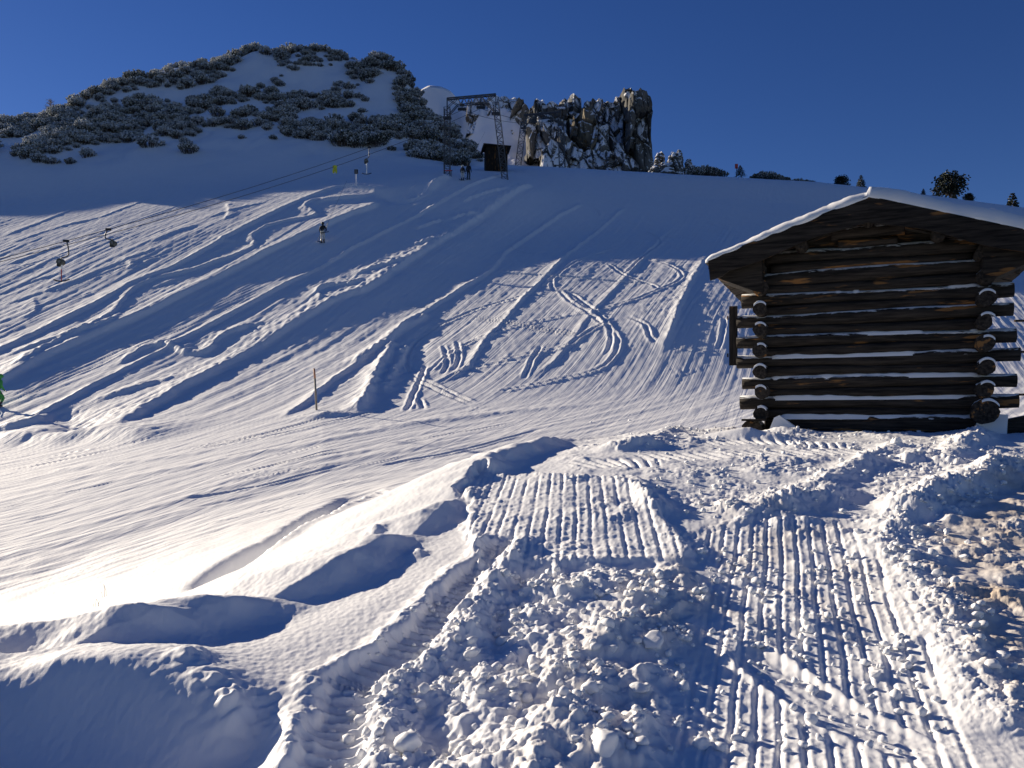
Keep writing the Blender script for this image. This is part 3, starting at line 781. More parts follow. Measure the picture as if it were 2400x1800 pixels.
class MB:
    """collects simple shapes into one mesh"""
    def __init__(s): s.v = []; s.f = []; s.m = []; s.cur = 0
    def add(s, v, f):
        o = len(s.v); s.v += [tuple(p) for p in v]; s.f += [tuple(i + o for i in q) for q in f]; s.m += [s.cur] * len(f)
        return s
    def box(s, c, size, R=None):
        hx, hy, hz = size[0] / 2, size[1] / 2, size[2] / 2
        v = [Vector((sx * hx, sy * hy, sz * hz)) for sx in (-1, 1) for sy in (-1, 1) for sz in (-1, 1)]
        if R is not None: v = [R @ p for p in v]
        v = [p + Vector(c) for p in v]
        return s.add(v, [(0, 1, 3, 2), (4, 6, 7, 5), (0, 4, 5, 1), (2, 3, 7, 6), (0, 2, 6, 4), (1, 5, 7, 3)])
    def bar(s, a, b, w, h=None):
        a, b = Vector(a), Vector(b); d = b - a
        R = d.to_track_quat('Z', 'Y').to_matrix()
        return s.box((a + b) / 2, (w, h or w, d.length), R)
    def tube(s, pts, r, n=8, caps=True):
        P = [Vector(p) for p in pts]; k = len(P)
        rr = r if isinstance(r, (list, tuple, np.ndarray)) else [r] * k
        v = []; f = []
        up = Vector((0.13, 0.29, 0.95))
        for i, p in enumerate(P):
            t = (P[min(i + 1, k - 1)] - P[max(i - 1, 0)])
            t = t.normalized() if t.length > 1e-9 else Vector((0, 0, 1))
            a = t.cross(up)
            if a.length < 1e-3: a = t.cross(Vector((1, 0, 0)))
            a.normalize(); b = t.cross(a)
            for j in range(n):
                q = 2 * math.pi * j / n
                v.append(p + (a * math.cos(q) + b * math.sin(q)) * rr[i])
        for i in range(k - 1):
            for j in range(n):
                j2 = (j + 1) % n
                f.append((i * n + j, i * n + j2, (i + 1) * n + j2, (i + 1) * n + j))
        if caps:
            f.append(tuple(range(n - 1, -1, -1))); f.append(tuple((k - 1) * n + j for j in range(n)))
        return s.add(v, f)
    def prism(s, poly, axis_vec, origin=(0, 0, 0), ex=(1, 0, 0), ey=(0, 0, 1)):
        ex, ey, av, o = Vector(ex), Vector(ey), Vector(axis_vec), Vector(origin)
        n = len(poly)
        v = [o + ex * p[0] + ey * p[1] for p in poly] + [o + ex * p[0] + ey * p[1] + av for p in poly]
        f = [tuple(range(n)), tuple(range(2 * n - 1, n - 1, -1))] + [(i, i + n, (i + 1) % n + n, (i + 1) % n) for i in range(n)]
        return s.add(v, f)
    def build(s, name, mats, parent=None, smooth=False):
        return mesh_obj(name, s.v, s.f, mats, parent, smooth, s.m if isinstance(mats, (list, tuple)) else None)

def at(px, py, d):
    return Vector(((px - CX) / F * d, d, (HZ - py) / F * d))

def perlin3(x, y, z, seed=0):
    return (perlin(x + 0.37 * z, y + 0.61 * z, seed) + perlin(y + 3.1 - 0.2 * x, z + 0.3 * x, seed + 1) + perlin(z - 0.3 * y, x + 7.7 + .2 * y, seed + 2)) / 1.9

def fbm3(x, y, z, o, seed=0, gain=.5):
    s = 0; a = 1; f = 1
    for k in range(o):
        s = s + a * perlin3(x * f, y * f, z * f, seed + 3 * k); a *= gain; f *= 2.07
    return s

# ------------------------------------------------------------------ rock with snow lying on its ledges
def rock_mat(name, c0, c1, snow_at=0.50):
    m, nt, b = new_mat(name)
    b.inputs['Roughness'].default_value = 0.9
    b.inputs['Specular IOR Level'].default_value = 0.1
    tc = N(nt, 'ShaderNodeTexCoord')
    mp = N(nt, 'ShaderNodeMapping'); mp.inputs['Scale'].default_value = (0.35, 0.35, 0.12)
    nt.links.new(tc.outputs['Object'], mp.inputs['Vector'])
    no = N(nt, 'ShaderNodeTexNoise', i_Scale=1.0, i_Detail=6.0, i_Roughness=0.65)
    nt.links.new(mp.outputs[0], no.inputs['Vector'])
    r = N(nt, 'ShaderNodeValToRGB')
    r.color_ramp.elements[0].position = 0.35; r.color_ramp.elements[0].color = (*c0, 1)
    r.color_ramp.elements[1].position = 0.66; r.color_ramp.elements[1].color = (*c1, 1)
    nt.links.new(no.outputs['Fac'], r.inputs['Fac'])
    ge = N(nt, 'ShaderNodeNewGeometry'); sx = N(nt, 'ShaderNodeSeparateXYZ')
    nt.links.new(ge.outputs['Normal'], sx.inputs[0])
    n2 = N(nt, 'ShaderNodeTexNoise', i_Scale=0.55, i_Detail=5.0)
    nt.links.new(tc.outputs['Object'], n2.inputs['Vector'])
    ad = N(nt, 'ShaderNodeMath', operation='MULTIPLY_ADD'); ad.inputs[1].default_value = 0.85; 
    nt.links.new(n2.outputs['Fac'], ad.inputs[0]); nt.links.new(sx.outputs['Z'], ad.inputs[2])
    mr_ = N(nt, 'ShaderNodeMapRange'); mr_.inputs['From Min'].default_value = snow_at + 0.40; mr_.inputs['From Max'].default_value = snow_at + 0.55
    nt.links.new(ad.outputs[0], mr_.inputs['Value'])
    mx = N(nt, 'ShaderNodeMix', data_type='RGBA'); mx.inputs[7].default_value = (0.85, 0.85, 0.86, 1)
    nt.links.new(mr_.outputs[0], mx.inputs[0]); nt.links.new(r.outputs['Color'], mx.inputs[6])
    nt.links.new(mx.outputs[2], b.inputs['Base Color'])
    return m
M_ROCK = rock_mat('grey_rock', (0.045, 0.045, 0.045), (0.17, 0.165, 0.155), 0.28)
M_ROCK_WARM = rock_mat('ochre_rock', (0.07, 0.06, 0.045), (0.25, 0.21, 0.15), 0.45)

def rock_tower(name, c, rx, ry, h, parent, mat, lean=(0, 0), seed=0, taper=0.35, rough=0.22, nu=40, nv=34, top=0.5):
    """an upright block of rock with cracked, stepped faces; c is the centre of its foot"""
    r_ = np.random.default_rng(seed)
    th = np.linspace(0, 2 * np.pi, nu, endpoint=False)
    tv = np.linspace(0, 1, nv)
    TH, TV = np.meshgrid(th, tv)
    p = 3.0
    sq = (np.abs(np.cos(TH)) ** p + np.abs(np.sin(TH)) ** p) ** (-1 / p)
    prof = (1 - taper * TV) * np.sqrt(np.clip(1 - np.clip((TV - top) / (1.0001 - top), 0, 1) ** 3.2, 0, 1))
    xx = sq * np.cos(TH) * rx * prof; yy = sq * np.sin(TH) * ry * prof; zz = TV * h
    so = seed * 5.7
    q = min(rx, h)
    cr = np.abs(perlin3(xx / q * 1.6 + so, yy / q * 1.6, zz / q * 0.5, 301))
    big = fbm3(xx / q * 0.9 + so, yy / q * 0.9, zz / q * 0.7, 4, 311)
    st = perlin3(xx / q * 0.8, yy / q * 0.8 + so, zz / q * 3.0, 321)
    k = 1 + rough * (1.1 * big - 1.6 * np.exp(-(cr / 0.10) ** 2) + 0.4 * np.sign(st) * np.abs(st) ** .5)
    zz = zz + rough * q * 0.9 * fbm3(xx / q * 2.1 + so, yy / q * 2.1, xx * 0, 3, 331) * TV
    xx = xx * k + lean[0] * h * TV; yy = yy * k + lean[1] * h * TV
    v = np.stack([xx, yy, zz], -1).reshape(-1, 3) + np.array(c)
    f = [(i * nu + j, i * nu + (j + 1) % nu, (i + 1) * nu + (j + 1) % nu, (i + 1) * nu + j) for i in range(nv - 1) for j in range(nu)]
    f.append(tuple((nv - 1) * nu + j for j in range(nu)))
    return mesh_obj(name, v, f, mat, parent)

# ------------------------------------------------------------------ far mountain behind the piste
FM_PX = [900, 960, 985, 1005, 1030, 1055, 1080, 1096, 1108, 1120, 1140, 1165, 1190, 1206, 1218, 1232, 1246, 1275, 1320, 1380, 1450, 1510, 1550, 1620, 1700, 1900]
FM_PY = [330, 262, 208, 199, 200, 212, 238, 246, 246, 246, 248, 250, 254, 262, 275, 292, 305, 306, 306, 306, 320, 362, 392, 404, 420, 460]
FM_D  = [250, 252, 255, 256, 256, 256, 255, 252, 244, 240, 238, 236, 234, 232, 230, 228, 226, 226, 226, 226, 224, 220, 216, 214, 214, 214]
fu = np.linspace(-0.17, 0.34, 330); fd = np.linspace(0, 1, 130)
fpx = CX + F * fu
fdc = gauss1(np.interp(fpx, FM_PX, FM_D), 4)
fzc = (HZ - gauss1(np.interp(fpx, FM_PX, FM_PY), 1)) / F * fdc
FD = 148 + (fdc[None, :] + 30 - 148) * fd[:, None]
tt = np.clip((FD - 148) / (fdc[None, :] - 148), 0, 1)
z0 = (HZ - np.interp(fpx, [800, 1100, 1300, 1600, 1900], [380, 402, 408, 430, 470])) / F * 148
FZ = z0[None, :] + (fzc - z0)[None, :] * (0.12 * tt + 0.88 * tt ** 2.3)
FZ -= np.clip(FD - fdc[None, :], 0, 100) * 0.7
FX = FD * fu[None, :]
mid_ = np.sin(np.pi * np.clip(tt, 0, 1)) 
FZ += mid_ * 2.2 * fbm(FX / 22, FD / 26, 4, 341) + 0.5 * fbm(FX / 5, FD / 6, 3, 345) * (0.3 + mid_)
lit = np.exp(-((fpx[None, :] - 1165) / 50) ** 2) * np.exp(-((tt - 1) / 0.06) ** 2)
FZ += lit * 1.2 * fbm(FX / 4, FD / 5, 3, 349)
M_FAR = rock_mat('far_snow_and_rock', (0.10, 0.095, 0.09), (0.22, 0.2, 0.18), -0.02)
far_m = grid_mesh('mountain', FX, FD, FZ, M_FAR)
tag(far_m, kind='structure')

crag = empty('rock_crag', at(1400, 400, 205))
tag(crag, 'jagged dark rock crag with snow on its ledges above the piste', 'rock crag')
def facets(a, b, cell, seed):
    """offsets of tilted flat faces, one per irregular cell"""
    a = a / cell; b = b / cell * 0.42
    fa, fb = np.floor(a), np.floor(b); ia, ib = fa.astype(np.int32), fb.astype(np.int32)
    best = np.full(a.shape, 1e9); out = np.zeros(a.shape); sec = np.full(a.shape, 1e9)
    for oa in (-1, 0, 1):
        for ob in (-1, 0, 1):
            h = _hash(ia + oa, ib + ob, seed); r4 = _rv[h]
            pa, pb = fa + oa + r4[..., 0], fb + ob + r4[..., 1]
            d_ = np.hypot(a - pa, b - pb)
            val = (r4[..., 2] - 0.5) * 1.0 + (r4[..., 3] - 0.5) * 2.4 * (a - pa) + (r4[..., 0] - 0.35) * 1.6 * (b - pb)
            m = d_ < best
            sec = np.where(m, best, np.minimum(sec, d_)); out = np.where(m, val, out); best = np.where(m, d_, best)
    return out * cell, (sec - best)
def rock_wall(name, sil, pbase, d, depth, parent, mat, seed, step=1.3, nv=46, lean=0.18, relief=1.0, org=None):
    """body of cracked rock under a jagged outline: front face, top edge and back face"""
    px0, px1 = sil[0][0], sil[-1][0]
    n = max(12, int((px1 - px0) / step)); P_ = np.linspace(px0, px1, n)
    top = np.interp(P_, [q[0] for q in sil], [q[1] for q in sil])
    xw = (P_ - CX) / F * d
    ztop = (HZ - top) / F * d + 0.6 * np.abs(perlin(xw / 1.3, xw * 0 + seed, 353)) + 0.35 * perlin(xw / 0.8, xw * 0 + seed, 351) + 0.2 * perlin(xw / 0.35, xw * 0 + seed, 352)
    zb_ = (HZ - pbase) / F * d
    tf = np.linspace(0, 1, nv)
    T_ = np.concatenate([tf, [1.0, 0.93, 0.8, 0.5, 0.0]])
    back = np.concatenate([np.zeros(nv), [0.18, 0.5, 0.8, 1.0, 1.0]])
    TT = T_[:, None] + 0 * xw[None, :]; BB = back[:, None] + 0 * TT
    XW = xw[None, :] + 0 * TT
    ZW = zb_ + (ztop[None, :] - zb_) * TT
    f1, e1_ = facets(XW + seed * 9.1, ZW, 5.2, 361 + seed); f2, e2_ = facets(XW + seed * 3.3, ZW, 2.1, 371 + seed); f3, e3_ = facets(XW, ZW + seed, 0.95, 381)
    rel = 0.8 * f1 + 0.75 * f2 + 0.45 * f3 + 1.2 * np.exp(-(e1_ / 0.10) ** 2) + 0.5 * np.exp(-(e2_ / 0.12) ** 2)
    endt = np.minimum(np.clip((P_ - px0) / 6, 0, 1), np.clip((px1 - P_) / 6, 0, 1))[None, :]
    front = d - depth * 0.5 * endt + lean * (ZW - zb_) + relief * rel
    YW = np.where(BB > 0, d + depth * BB * endt + lean * (ztop - zb_)[None, :], np.minimum(front, d + depth * 0.4 + lean * (ZW - zb_)))
    XX = XW + 0.35 * f2 * (BB == 0)
    o = np.array(parent.location)
    nn, mm = XX.shape
    V = np.stack([XX, YW, ZW], -1).reshape(-1, 3) - o
    Fc = [(i_ * mm + j_, i_ * mm + j_ + 1, (i_ + 1) * mm + j_ + 1, (i_ + 1) * mm + j_) for i_ in range(nn - 1) for j_ in range(mm - 1)]
    return mesh_obj(name, V, Fc, mat, parent)
BACK = [(1234, 300), (1240, 254), (1253, 251), (1263, 229), (1274, 232), (1279, 243), (1304, 242), (1320, 240), (1329, 235), (1332, 221), (1348, 211), (1356, 218), (1360, 252), (1367, 246), (1371, 238), (1378, 231), (1382, 236), (1396, 226), (1405, 219), (1416, 223), (1437, 229), (1445, 229), (1447, 217), (1468, 207), (1481, 214), (1485, 230), (1497, 226), (1511, 231), (1516, 250)]
rock_wall('ridge_wall', BACK, 396, 210, 7, crag, M_ROCK, 1, 1.2, 60, 0.22)
rock_wall('buttress', [(1462, 262), (1468, 238), (1484, 232), (1497, 227), (1511, 232), (1519, 245), (1524, 270), (1526, 308), (1530, 346), (1530, 372)], 408, 202, 8, crag, M_ROCK, 2, 1.0, 64, 0.05, 0.8)
rock_wall('buttress', [(1336, 330), (1344, 285), (1356, 262), (1368, 259), (1384, 260), (1392, 278), (1398, 300), (1402, 340)], 384, 201, 6, crag, M_ROCK_WARM, 3, 1.0, 50, 0.16, 0.9)
rock_wall('buttress', [(1392, 320), (1402, 296), (1420, 288), (1436, 300), (1450, 330), (1466, 350)], 408, 199, 6, crag, M_ROCK, 4, 1.1, 44, 0.25)
rock_wall('lower_rocks', [(1262, 372), (1285, 345), (1304, 322), (1322, 300), (1336, 318), (1352, 340), (1372, 352), (1396, 348), (1420, 362), (1444, 366), (1470, 380), (1500, 392)], 412, 194, 6, crag, M_ROCK, 5, 1.2, 34, 0.45, 0.8)
rock_wall('lower_rocks', [(1240, 340), (1256, 310), (1272, 292), (1290, 288), (1310, 300), (1326, 320), (1340, 350)], 378, 203, 5, crag, M_ROCK, 6, 1.1, 34, 0.4)
PEAK = [(1092, 236), (1098, 222), (1108, 213), (1122, 197), (1130, 206), (1139, 206), (1158, 203), (1170, 209), (1180, 208), (1203, 198), (1212, 209), (1225, 219), (1228, 234), (1236, 242), (1240, 262), (1246, 300)]
peak = empty('rocky_peak', at(1170, 300, 236)); tag(peak, 'snowy rocky peak behind the near pylon, left of the crag', 'peak')
rock_wall('summit_rocks', PEAK, 330, 236, 12, peak, rock_mat('peak_rock', (0.05, 0.05, 0.048), (0.20, 0.18, 0.155), 0.34), 7, 1.2, 54, 0.85, 0.7)
rock_wall('side_rocks', [(1196, 268), (1206, 240), (1216, 224), (1226, 226), (1236, 244), (1242, 266), (1250, 300), (1262, 330)], 350, 226, 6, peak, M_ROCK, 8, 1.1, 40, 0.25)
crag2 = empty('rock_outcrop', at(1580, 412, 150))
tag(crag2, 'low broken rock outcrop at the right foot of the crag', 'rock outcrop')
for px, hw, pt, pb, d, ry, sd in ((1546, 16, 357, 410, 150, 1.2, 31), (1580, 22, 356, 416, 148, 1.4, 32), (1592, 10, 350, 400, 149, 0.8, 33), (1614, 11, 372, 416, 148, 0.9, 34), (1560, 24, 380, 420, 147, 1.4, 35), (1535, 18, 388, 420, 147, 1.2, 36)):
    b = at(px, pb, d); t = at(px, pt, d)
    rock_tower('rock', tuple(b - crag2.location), hw / F * d, ry, t.z - b.z, crag2, M_ROCK, seed=sd, taper=0.35, rough=0.3)
# ------------------------------------------------------------------ mountain pine scrub with rime
def needle_mat(name, c, var=0.4):
    return plain(name, c, 0.85, 0, var, 3.0)
M_NEEDLE = needle_mat('pine_needles', (0.075, 0.088, 0.068))
M_RIME = plain('rimed_needles', (0.70, 0.72, 0.74), 0.8, 0, 0.3, 4.0)
M_BARK = plain('bark', (0.07, 0.055, 0.045), 0.9, 0, 0.3, 6.0)
M_DRY = plain('bare_twigs', (0.30, 0.25, 0.20), 0.9, 0, 0.2, 6.0)
M_NEEDLE_DARK = needle_mat('dark_needles', (0.018, 0.028, 0.018))

def tuft(mb, p, dr, length, r, rime, rg, n=9):
    """an upward brush of needles: a ring of narrow blades round a shoot"""
    d = Vector(dr).normalized()
    a = d.orthogonal().normalized(); b = d.cross(a)
    for k in range(n):
        q = 2 * math.pi * (k + rg.random()) / n
        o = (a * math.cos(q) + b * math.sin(q))
        s = 0.15 + 0.75 * rg.random()
        base = Vector(p) + d * (length * s * 0.8) 
        tip = base + (d * 0.75 + o * (0.75 + 0.3 * rg.random())).normalized() * r * (1.15 - 0.35 * s)
        w = o.cross(d) * r * 0.34
        mb.cur = 1 if rg.random() < rime * (0.35 + 0.9 * s) else 0
        m_ = (base + tip) / 2 + d * r * 0.1
        mb.add([base, m_ - w, tip, m_ + w], [(0, 1, 2, 3)])
    mb.cur = 2

def bush_mesh(name, seed, rime, spread=1.25, height=1.25, n=46):
    rg = random.Random(seed); mb = MB()
    for k in range(n):
        q = rg.uniform(0, 2 * math.pi); rr = math.sqrt(rg.random())
        out = Vector((math.cos(q), math.sin(q), 0))
        foot = out * spread * rr * 0.55
        h = height * (1 - 0.55 * rr * rr) * rg.uniform(0.7, 1.12)
        tip = foot + out * spread * 0.45 * rr + Vector((rg.uniform(-.1, .1), rg.uniform(-.1, .1), h))
        mid = foot.lerp(tip, 0.5) + out * 0.10 * rr - Vector((0, 0, 0.10 * rr * h))
        mb.cur = 2
        mb.tube([foot - Vector((0, 0, 0.25)), mid, tip], [0.035, 0.025, 0.01], 3, False)
        for t in (0.35, 0.6, 0.85, 1.0):
            p = mid.lerp(tip, t * 2 - 1) if t > 0.5 else foot.lerp(mid, t * 2)
            dd = (tip - mid).normalized() + Vector((rg.uniform(-.5, .5), rg.uniform(-.5, .5), 0.35))
            tuft(mb, p, dd, 0.34, 0.24, rime * (0.45 + 0.75 * t), rg)
    me = mb.build(name, [M_NEEDLE, M_RIME, M_BARK])
    m = me.data
    bpy.data.objects.remove(me)
    return m
BUSHES = [bush_mesh('dwarf_pine', 11, 0.95), bush_mesh('dwarf_pine', 12, 0.75), bush_mesh('dwarf_pine', 13, 0.85, 1.4, 1.0), bush_mesh('dwarf_pine', 14, 0.50), bush_mesh('dwarf_pine', 15, 0.30, 1.3, 1.1)]

def inpoly(px, py, poly):
    c = False; n = len(poly)
    for i in range(n):
        ax, ay = poly[i]; bx, by = poly[(i + 1) % n]
        if (ay > py) != (by > py) and px < (bx - ax) * (py - ay) / (by - ay) + ax: c = not c
    return c
DENSE = [
    [(-60, 300), (80, 275), (150, 245), (240, 200), (300, 190), (330, 215), (300, 245), (420, 225), (560, 220), (740, 225), (790, 240), (800, 290), (760, 335), (700, 325), (640, 305), (500, 300), (460, 325), (380, 318), (300, 335), (220, 342), (150, 355), (80, 372), (-60, 352)],
    [(290, 190), (420, 165), (480, 150), (560, 130), (600, 116), (625, 128), (560, 152), (540, 180), (440, 215), (400, 208), (330, 205)],
    [(645, 122), (740, 120), (745, 150), (690, 168), (650, 150)],
    [(765, 124), (845, 148), (890, 138), (930, 150), (975, 215), (1015, 280), (1060, 308), (1105, 350), (1140, 386), (1060, 388), (980, 345), (920, 318), (860, 322), (800, 300), (770, 245), (700, 225), (800, 235), (880, 262), (960, 290), (930, 240), (860, 190), (800, 160)],
    [(940, 300), (1000, 330), (1060, 372), (1000, 385), (960, 360), (930, 330)],
]
def project(x_, y_, z_):
    return CX + F * x_ / y_, HZ - F * z_ / y_
rg = random.Random(5)
cand = []
for k in range(15000):
    d_ = rg.uniform(112, 168); u_ = rg.uniform(-0.66, -0.03)
    x_ = u_ * d_
    cand.append((x_, d_))
placed = []
cell = {}
for x_, y_ in cand:
    z_ = ground_z(x_, y_)
    px_, py_ = project(x_, y_, z_)
    if px_ > 1145: continue
    dense = any(inpoly(px_, py_, P) for P in DENSE)
    nz = float(perlin(np.array([x_ / 6.5]), np.array([y_ / 7.5]), 401)[0]) + 0.5 * float(perlin(np.array([x_ / 2.2]), np.array([y_ / 2.6]), 402)[0])
    if dense:
        if nz < -0.06 + rg.uniform(-.2, .2): continue
        mind = 0.82
    else:
        if py_ > 335 or py_ < 120 or nz < 0.45: continue
        mind = 1.3
    key = (int(x_ // 2), int(y_ // 2)); ok = True
    for a in (-1, 0, 1):
        for b in (-1, 0, 1):
            for (qx, qy) in cell.get((key[0] + a, key[1] + b), []):
                if (qx - x_) ** 2 + (qy - y_) ** 2 < mind * mind: ok = False
    if not ok: continue
    cell.setdefault(key, []).append((x_, y_))
    sc = (0.42 + 0.85 * rg.random() ** 2.0) * (1.0 if dense else 0.75)
    rim = max(0, min(4, int(rg.gauss(0.6 + (px_ - 250) / 420.0, 0.8))))
    placed.append((x_, y_, z_, px_, py_, sc, rim, dense))
# single bushes the photograph shows on their own
for px_, py_, sc, rim in ((442, 358, 1.15, 1), (350, 352, 1.3, 2), (120, 378, 0.8, 2), (90, 380, 0.9, 1), (165, 378, 0.6, 3), (60, 372, 1.0, 1), (205, 366, 0.9, 0), (810, 345, 1.5, 3), (795, 345, 1.3, 3), (838, 350, 1.1, 3), (862, 344, 1.2, 2), (880, 350, 1.25, 4), (893, 346, 1.0, 4), (640, 330, 0.5, 3), (918, 360, 0.5, 4), (912, 338, 0.6, 3),
                          (1000, 372, 0.9, 3), (1030, 380, 1.0, 3), (1060, 388, 1.0, 4), (960, 362, 0.8, 3), (985, 352, 0.9, 2)):
    g = gp(px_, py_)
    placed.append((g[0], g[1], ground_z(g[0], g[1]), px_, py_, sc, rim, None))
placed.sort(key=lambda p: (p[7] is not None, p[1]))
THINGS, MASS = placed[:260], placed[260:]
def region_of(px_, py_, single):
    if single is None:
        return None
    if px_ < 330: return 'rimed dwarf pine in the dense scrub at the left foot of the hill', 'dwarf pines at the left foot of the hill'
    if px_ < 780: return 'frosted dwarf pine in the broad scrub belt across the hill', 'dwarf pines of the belt across the hill'
    return 'dark dwarf pine on the right flank of the hill beside the lift', 'dwarf pines on the right flank of the hill'
SINGLE = {(442, 358): 'lone round frosted pine bush on open snow below the scrub belt', (350, 352): 'low spreading frosted pine bush just left of the lone round one',
          (120, 378): 'small pine bush at the lowest edge of the scrub, far left', (90, 380): 'pine bush at the lowest left corner of the scrub',
          (810, 345): 'wide brownish bush beside the hanging white tow bar', (880, 350): 'dark bush just right of the hanging white tow bar'}
for (x_, y_, z_, px_, py_, sc, rim, single) in THINGS:
    o = bpy.data.objects.new('dwarf_pine', BUSHES[rim]); col.objects.link(o)
    o.location = (x_, y_, z_ - 0.05); o.rotation_euler = (0, 0, rg.uniform(0, 6.28)); o.scale = (sc, sc, sc * rg.uniform(0.85, 1.15))
    rl = region_of(px_, py_, single)
    if rl is None:
        lab = SINGLE.get((px_, py_))
        if lab: tag(o, lab, 'shrub', 'pine bushes at the foot of the hill')
        else: tag(o, 'scattered pine bush on the snow below the main scrub', 'shrub', 'scattered pine bushes below the scrub')
    else:
        tag(o, rl[0], 'shrub', rl[1])

def scatter(name, pts, meshes, label):
    """one object: instances of a few meshes on points"""
    src = bpy.data.collections.new(name + '_source')
    for i, m in enumerate(meshes):
        so = bpy.data.objects.new('%s_source_%02d' % (name, i), m); src.objects.link(so)
    me = bpy.data.meshes.new(name)
    me.from_pydata([p[:3] for p in pts], [], [])
    for an, typ, dat in (('srot', 'FLOAT', [p[3] for p in pts]), ('sscl', 'FLOAT', [p[4] for p in pts]), ('sidx', 'INT', [p[5] for p in pts])):
        a = me.attributes.new(an, typ, 'POINT'); a.data.foreach_set('value', dat)
    o = bpy.data.objects.new(name, me); col.objects.link(o)
    ng = bpy.data.node_groups.new(name, 'GeometryNodeTree')
    ng.interface.new_socket('Geometry', in_out='INPUT', socket_type='NodeSocketGeometry')
    ng.interface.new_socket('Geometry', in_out='OUTPUT', socket_type='NodeSocketGeometry')
    gi = ng.nodes.new('NodeGroupInput'); go = ng.nodes.new('NodeGroupOutput')
    ci = ng.nodes.new('GeometryNodeCollectionInfo'); ci.inputs['Collection'].default_value = src
    ci.inputs['Separate Children'].default_value = True; ci.inputs['Reset Children'].default_value = True
    iop = ng.nodes.new('GeometryNodeInstanceOnPoints'); iop.inputs['Pick Instance'].default_value = True
    def attr(nm, typ):
        n = ng.nodes.new('GeometryNodeInputNamedAttribute'); n.data_type = typ; n.inputs['Name'].default_value = nm
        return n.outputs['Attribute']
    cx_ = ng.nodes.new('ShaderNodeCombineXYZ'); ng.links.new(attr('srot', 'FLOAT'), cx_.inputs['Z'])
    ng.links.new(gi.outputs[0], iop.inputs['Points']); ng.links.new(ci.outputs[0], iop.inputs['Instance'])
    ng.links.new(attr('sidx', 'INT'), iop.inputs['Instance Index'])
    ng.links.new(cx_.outputs[0], iop.inputs['Rotation']); ng.links.new(attr('sscl', 'FLOAT'), iop.inputs['Scale'])
    ng.links.new(iop.outputs[0], go.inputs[0])
    md = o.modifiers.new('scatter', 'NODES'); md.node_group = ng
    tag(o, label, kind='stuff')
    return o
scatter('pine_scrub', [(p[0], p[1], p[2] - 0.05, rg.uniform(0, 6.28), p[5], p[6]) for p in MASS], BUSHES, 'mass of frosted dwarf pine scrub higher up the hill')

# low scrub on the far talus
far_pts = []
for k in range(420):
    i = rg.randrange(3, 60); j = rg.randrange(10, 320)
    pxx, pyy = project(FX[i, j], FD[i, j], FZ[i, j])
    if perlin(np.array([pxx / 24]), np.array([pyy / 14]), 421)[0] < 0.1 + (0.25 if pyy < 330 else -0.1): continue
    far_pts.append((FX[i, j], FD[i, j], FZ[i, j] - 0.1, rg.uniform(0, 6.28), rg.uniform(0.5, 1.2), rg.randrange(2, 5)))
scatter('talus_scrub', far_pts, BUSHES, 'dark dwarf pine scrub on the snow slope below the crag')

# ------------------------------------------------------------------ skyline conifers and the bare larch
def conifer(name, base, h, w, label, group=None, seed=0, round_=False, mats=None, tiers=13):
    rg_ = random.Random(seed)
    root = empty(name, base); tag(root, label, 'tree', group)
    mb = MB(); mb.tube([(0, 0, -0.6), (0.02 * h, 0, h * 0.5), (0, 0, h * 0.97)], [0.035 * h * 0.6, 0.02 * h * 0.7, 0.006 * h], 7)
    mb.build('trunk', M_BARK, root, True)
    cr = MB()
    if round_:
        for k in range(130):
            # clumps of long-needled branches through an egg-shaped crown
            q = rg_.uniform(0, 6.28); t = rg_.random() ** 0.8
            zc = h * (0.16 + 0.8 * t)
            rr = w * (0.95 * math.sin(math.pi * (0.13 + 0.78 * t)) ** 0.7) * rg_.uniform(0.35, 1.0)
            c = Vector((math.cos(q) * rr, math.sin(q) * rr, zc))
            for m in range(7):
                p = c + Vector((rg_.gauss(0, .07), rg_.gauss(0, .07), rg_.gauss(0, .05))) * h
                tuft(cr, p, Vector((math.cos(q), math.sin(q), 0.9 + rg_.uniform(-.3, .5))), 0.05 * h, 0.06 * h, 0.04, rg_, 8)
            cr.cur = 2; cr.bar((0, 0, zc * 0.8), c, 0.012 * h)
    else:
        for ti in range(tiers):
            t = ti / (tiers - 1.0)
            zc = h * (0.08 + 0.9 * t); L_ = w * (1 - t) ** 0.85 + 0.04 * h
            nb = 9 if t < 0.7 else 6
            for b in range(nb):
                q = 6.28 * (b + rg_.random() * 0.8) / nb + ti
                ln = L_ * rg_.uniform(0.7, 1.12)
                dr = Vector((math.cos(q), math.sin(q), -0.28 + 0.5 * t))
                cr.cur = 2; cr.bar((0, 0, zc), Vector((0, 0, zc)) + dr * ln * 0.9, 0.008 * h)
                for m in range(4):
                    p = Vector((0, 0, zc)) + dr * ln * (0.3 + 0.2 * m)
                    tuft(cr, p, dr + Vector((0, 0, 0.25)), ln * 0.2, 0.055 * h * (1.1 - 0.4 * t), 0.05, rg_, 7)
    cr.build('crown', mats or [M_NEEDLE_DARK, M_RIME, M_BARK], root)
    return root
def on_ridge(px, py, d):
    p = at(px, py, d); return (p.x, p.y, p.z)
SKY_G = 'conifers on the skyline behind the hut'
conifer('stone_pine', on_ridge(2225, 476, 118), 4.1, 2.15, 'broad round dark pine rising behind the snowy hut roof', SKY_G, 3, True)
conifer('stone_pine', on_ridge(2270, 482, 118), 1.6, 0.75, 'small dark pine touching the right side of the broad round pine', SKY_G, 4, True)
conifer('spruce_tree', on_ridge(2373, 530, 116), 4.4, 1.5, 'pointed dark spruce at the right edge behind the hut roof', SKY_G, 5)
conifer('stone_pine', on_ridge(1972, 452, 120), 2.2, 1.1, 'small bushy conifer on the skyline left of the hut ridge', SKY_G, 6, True)
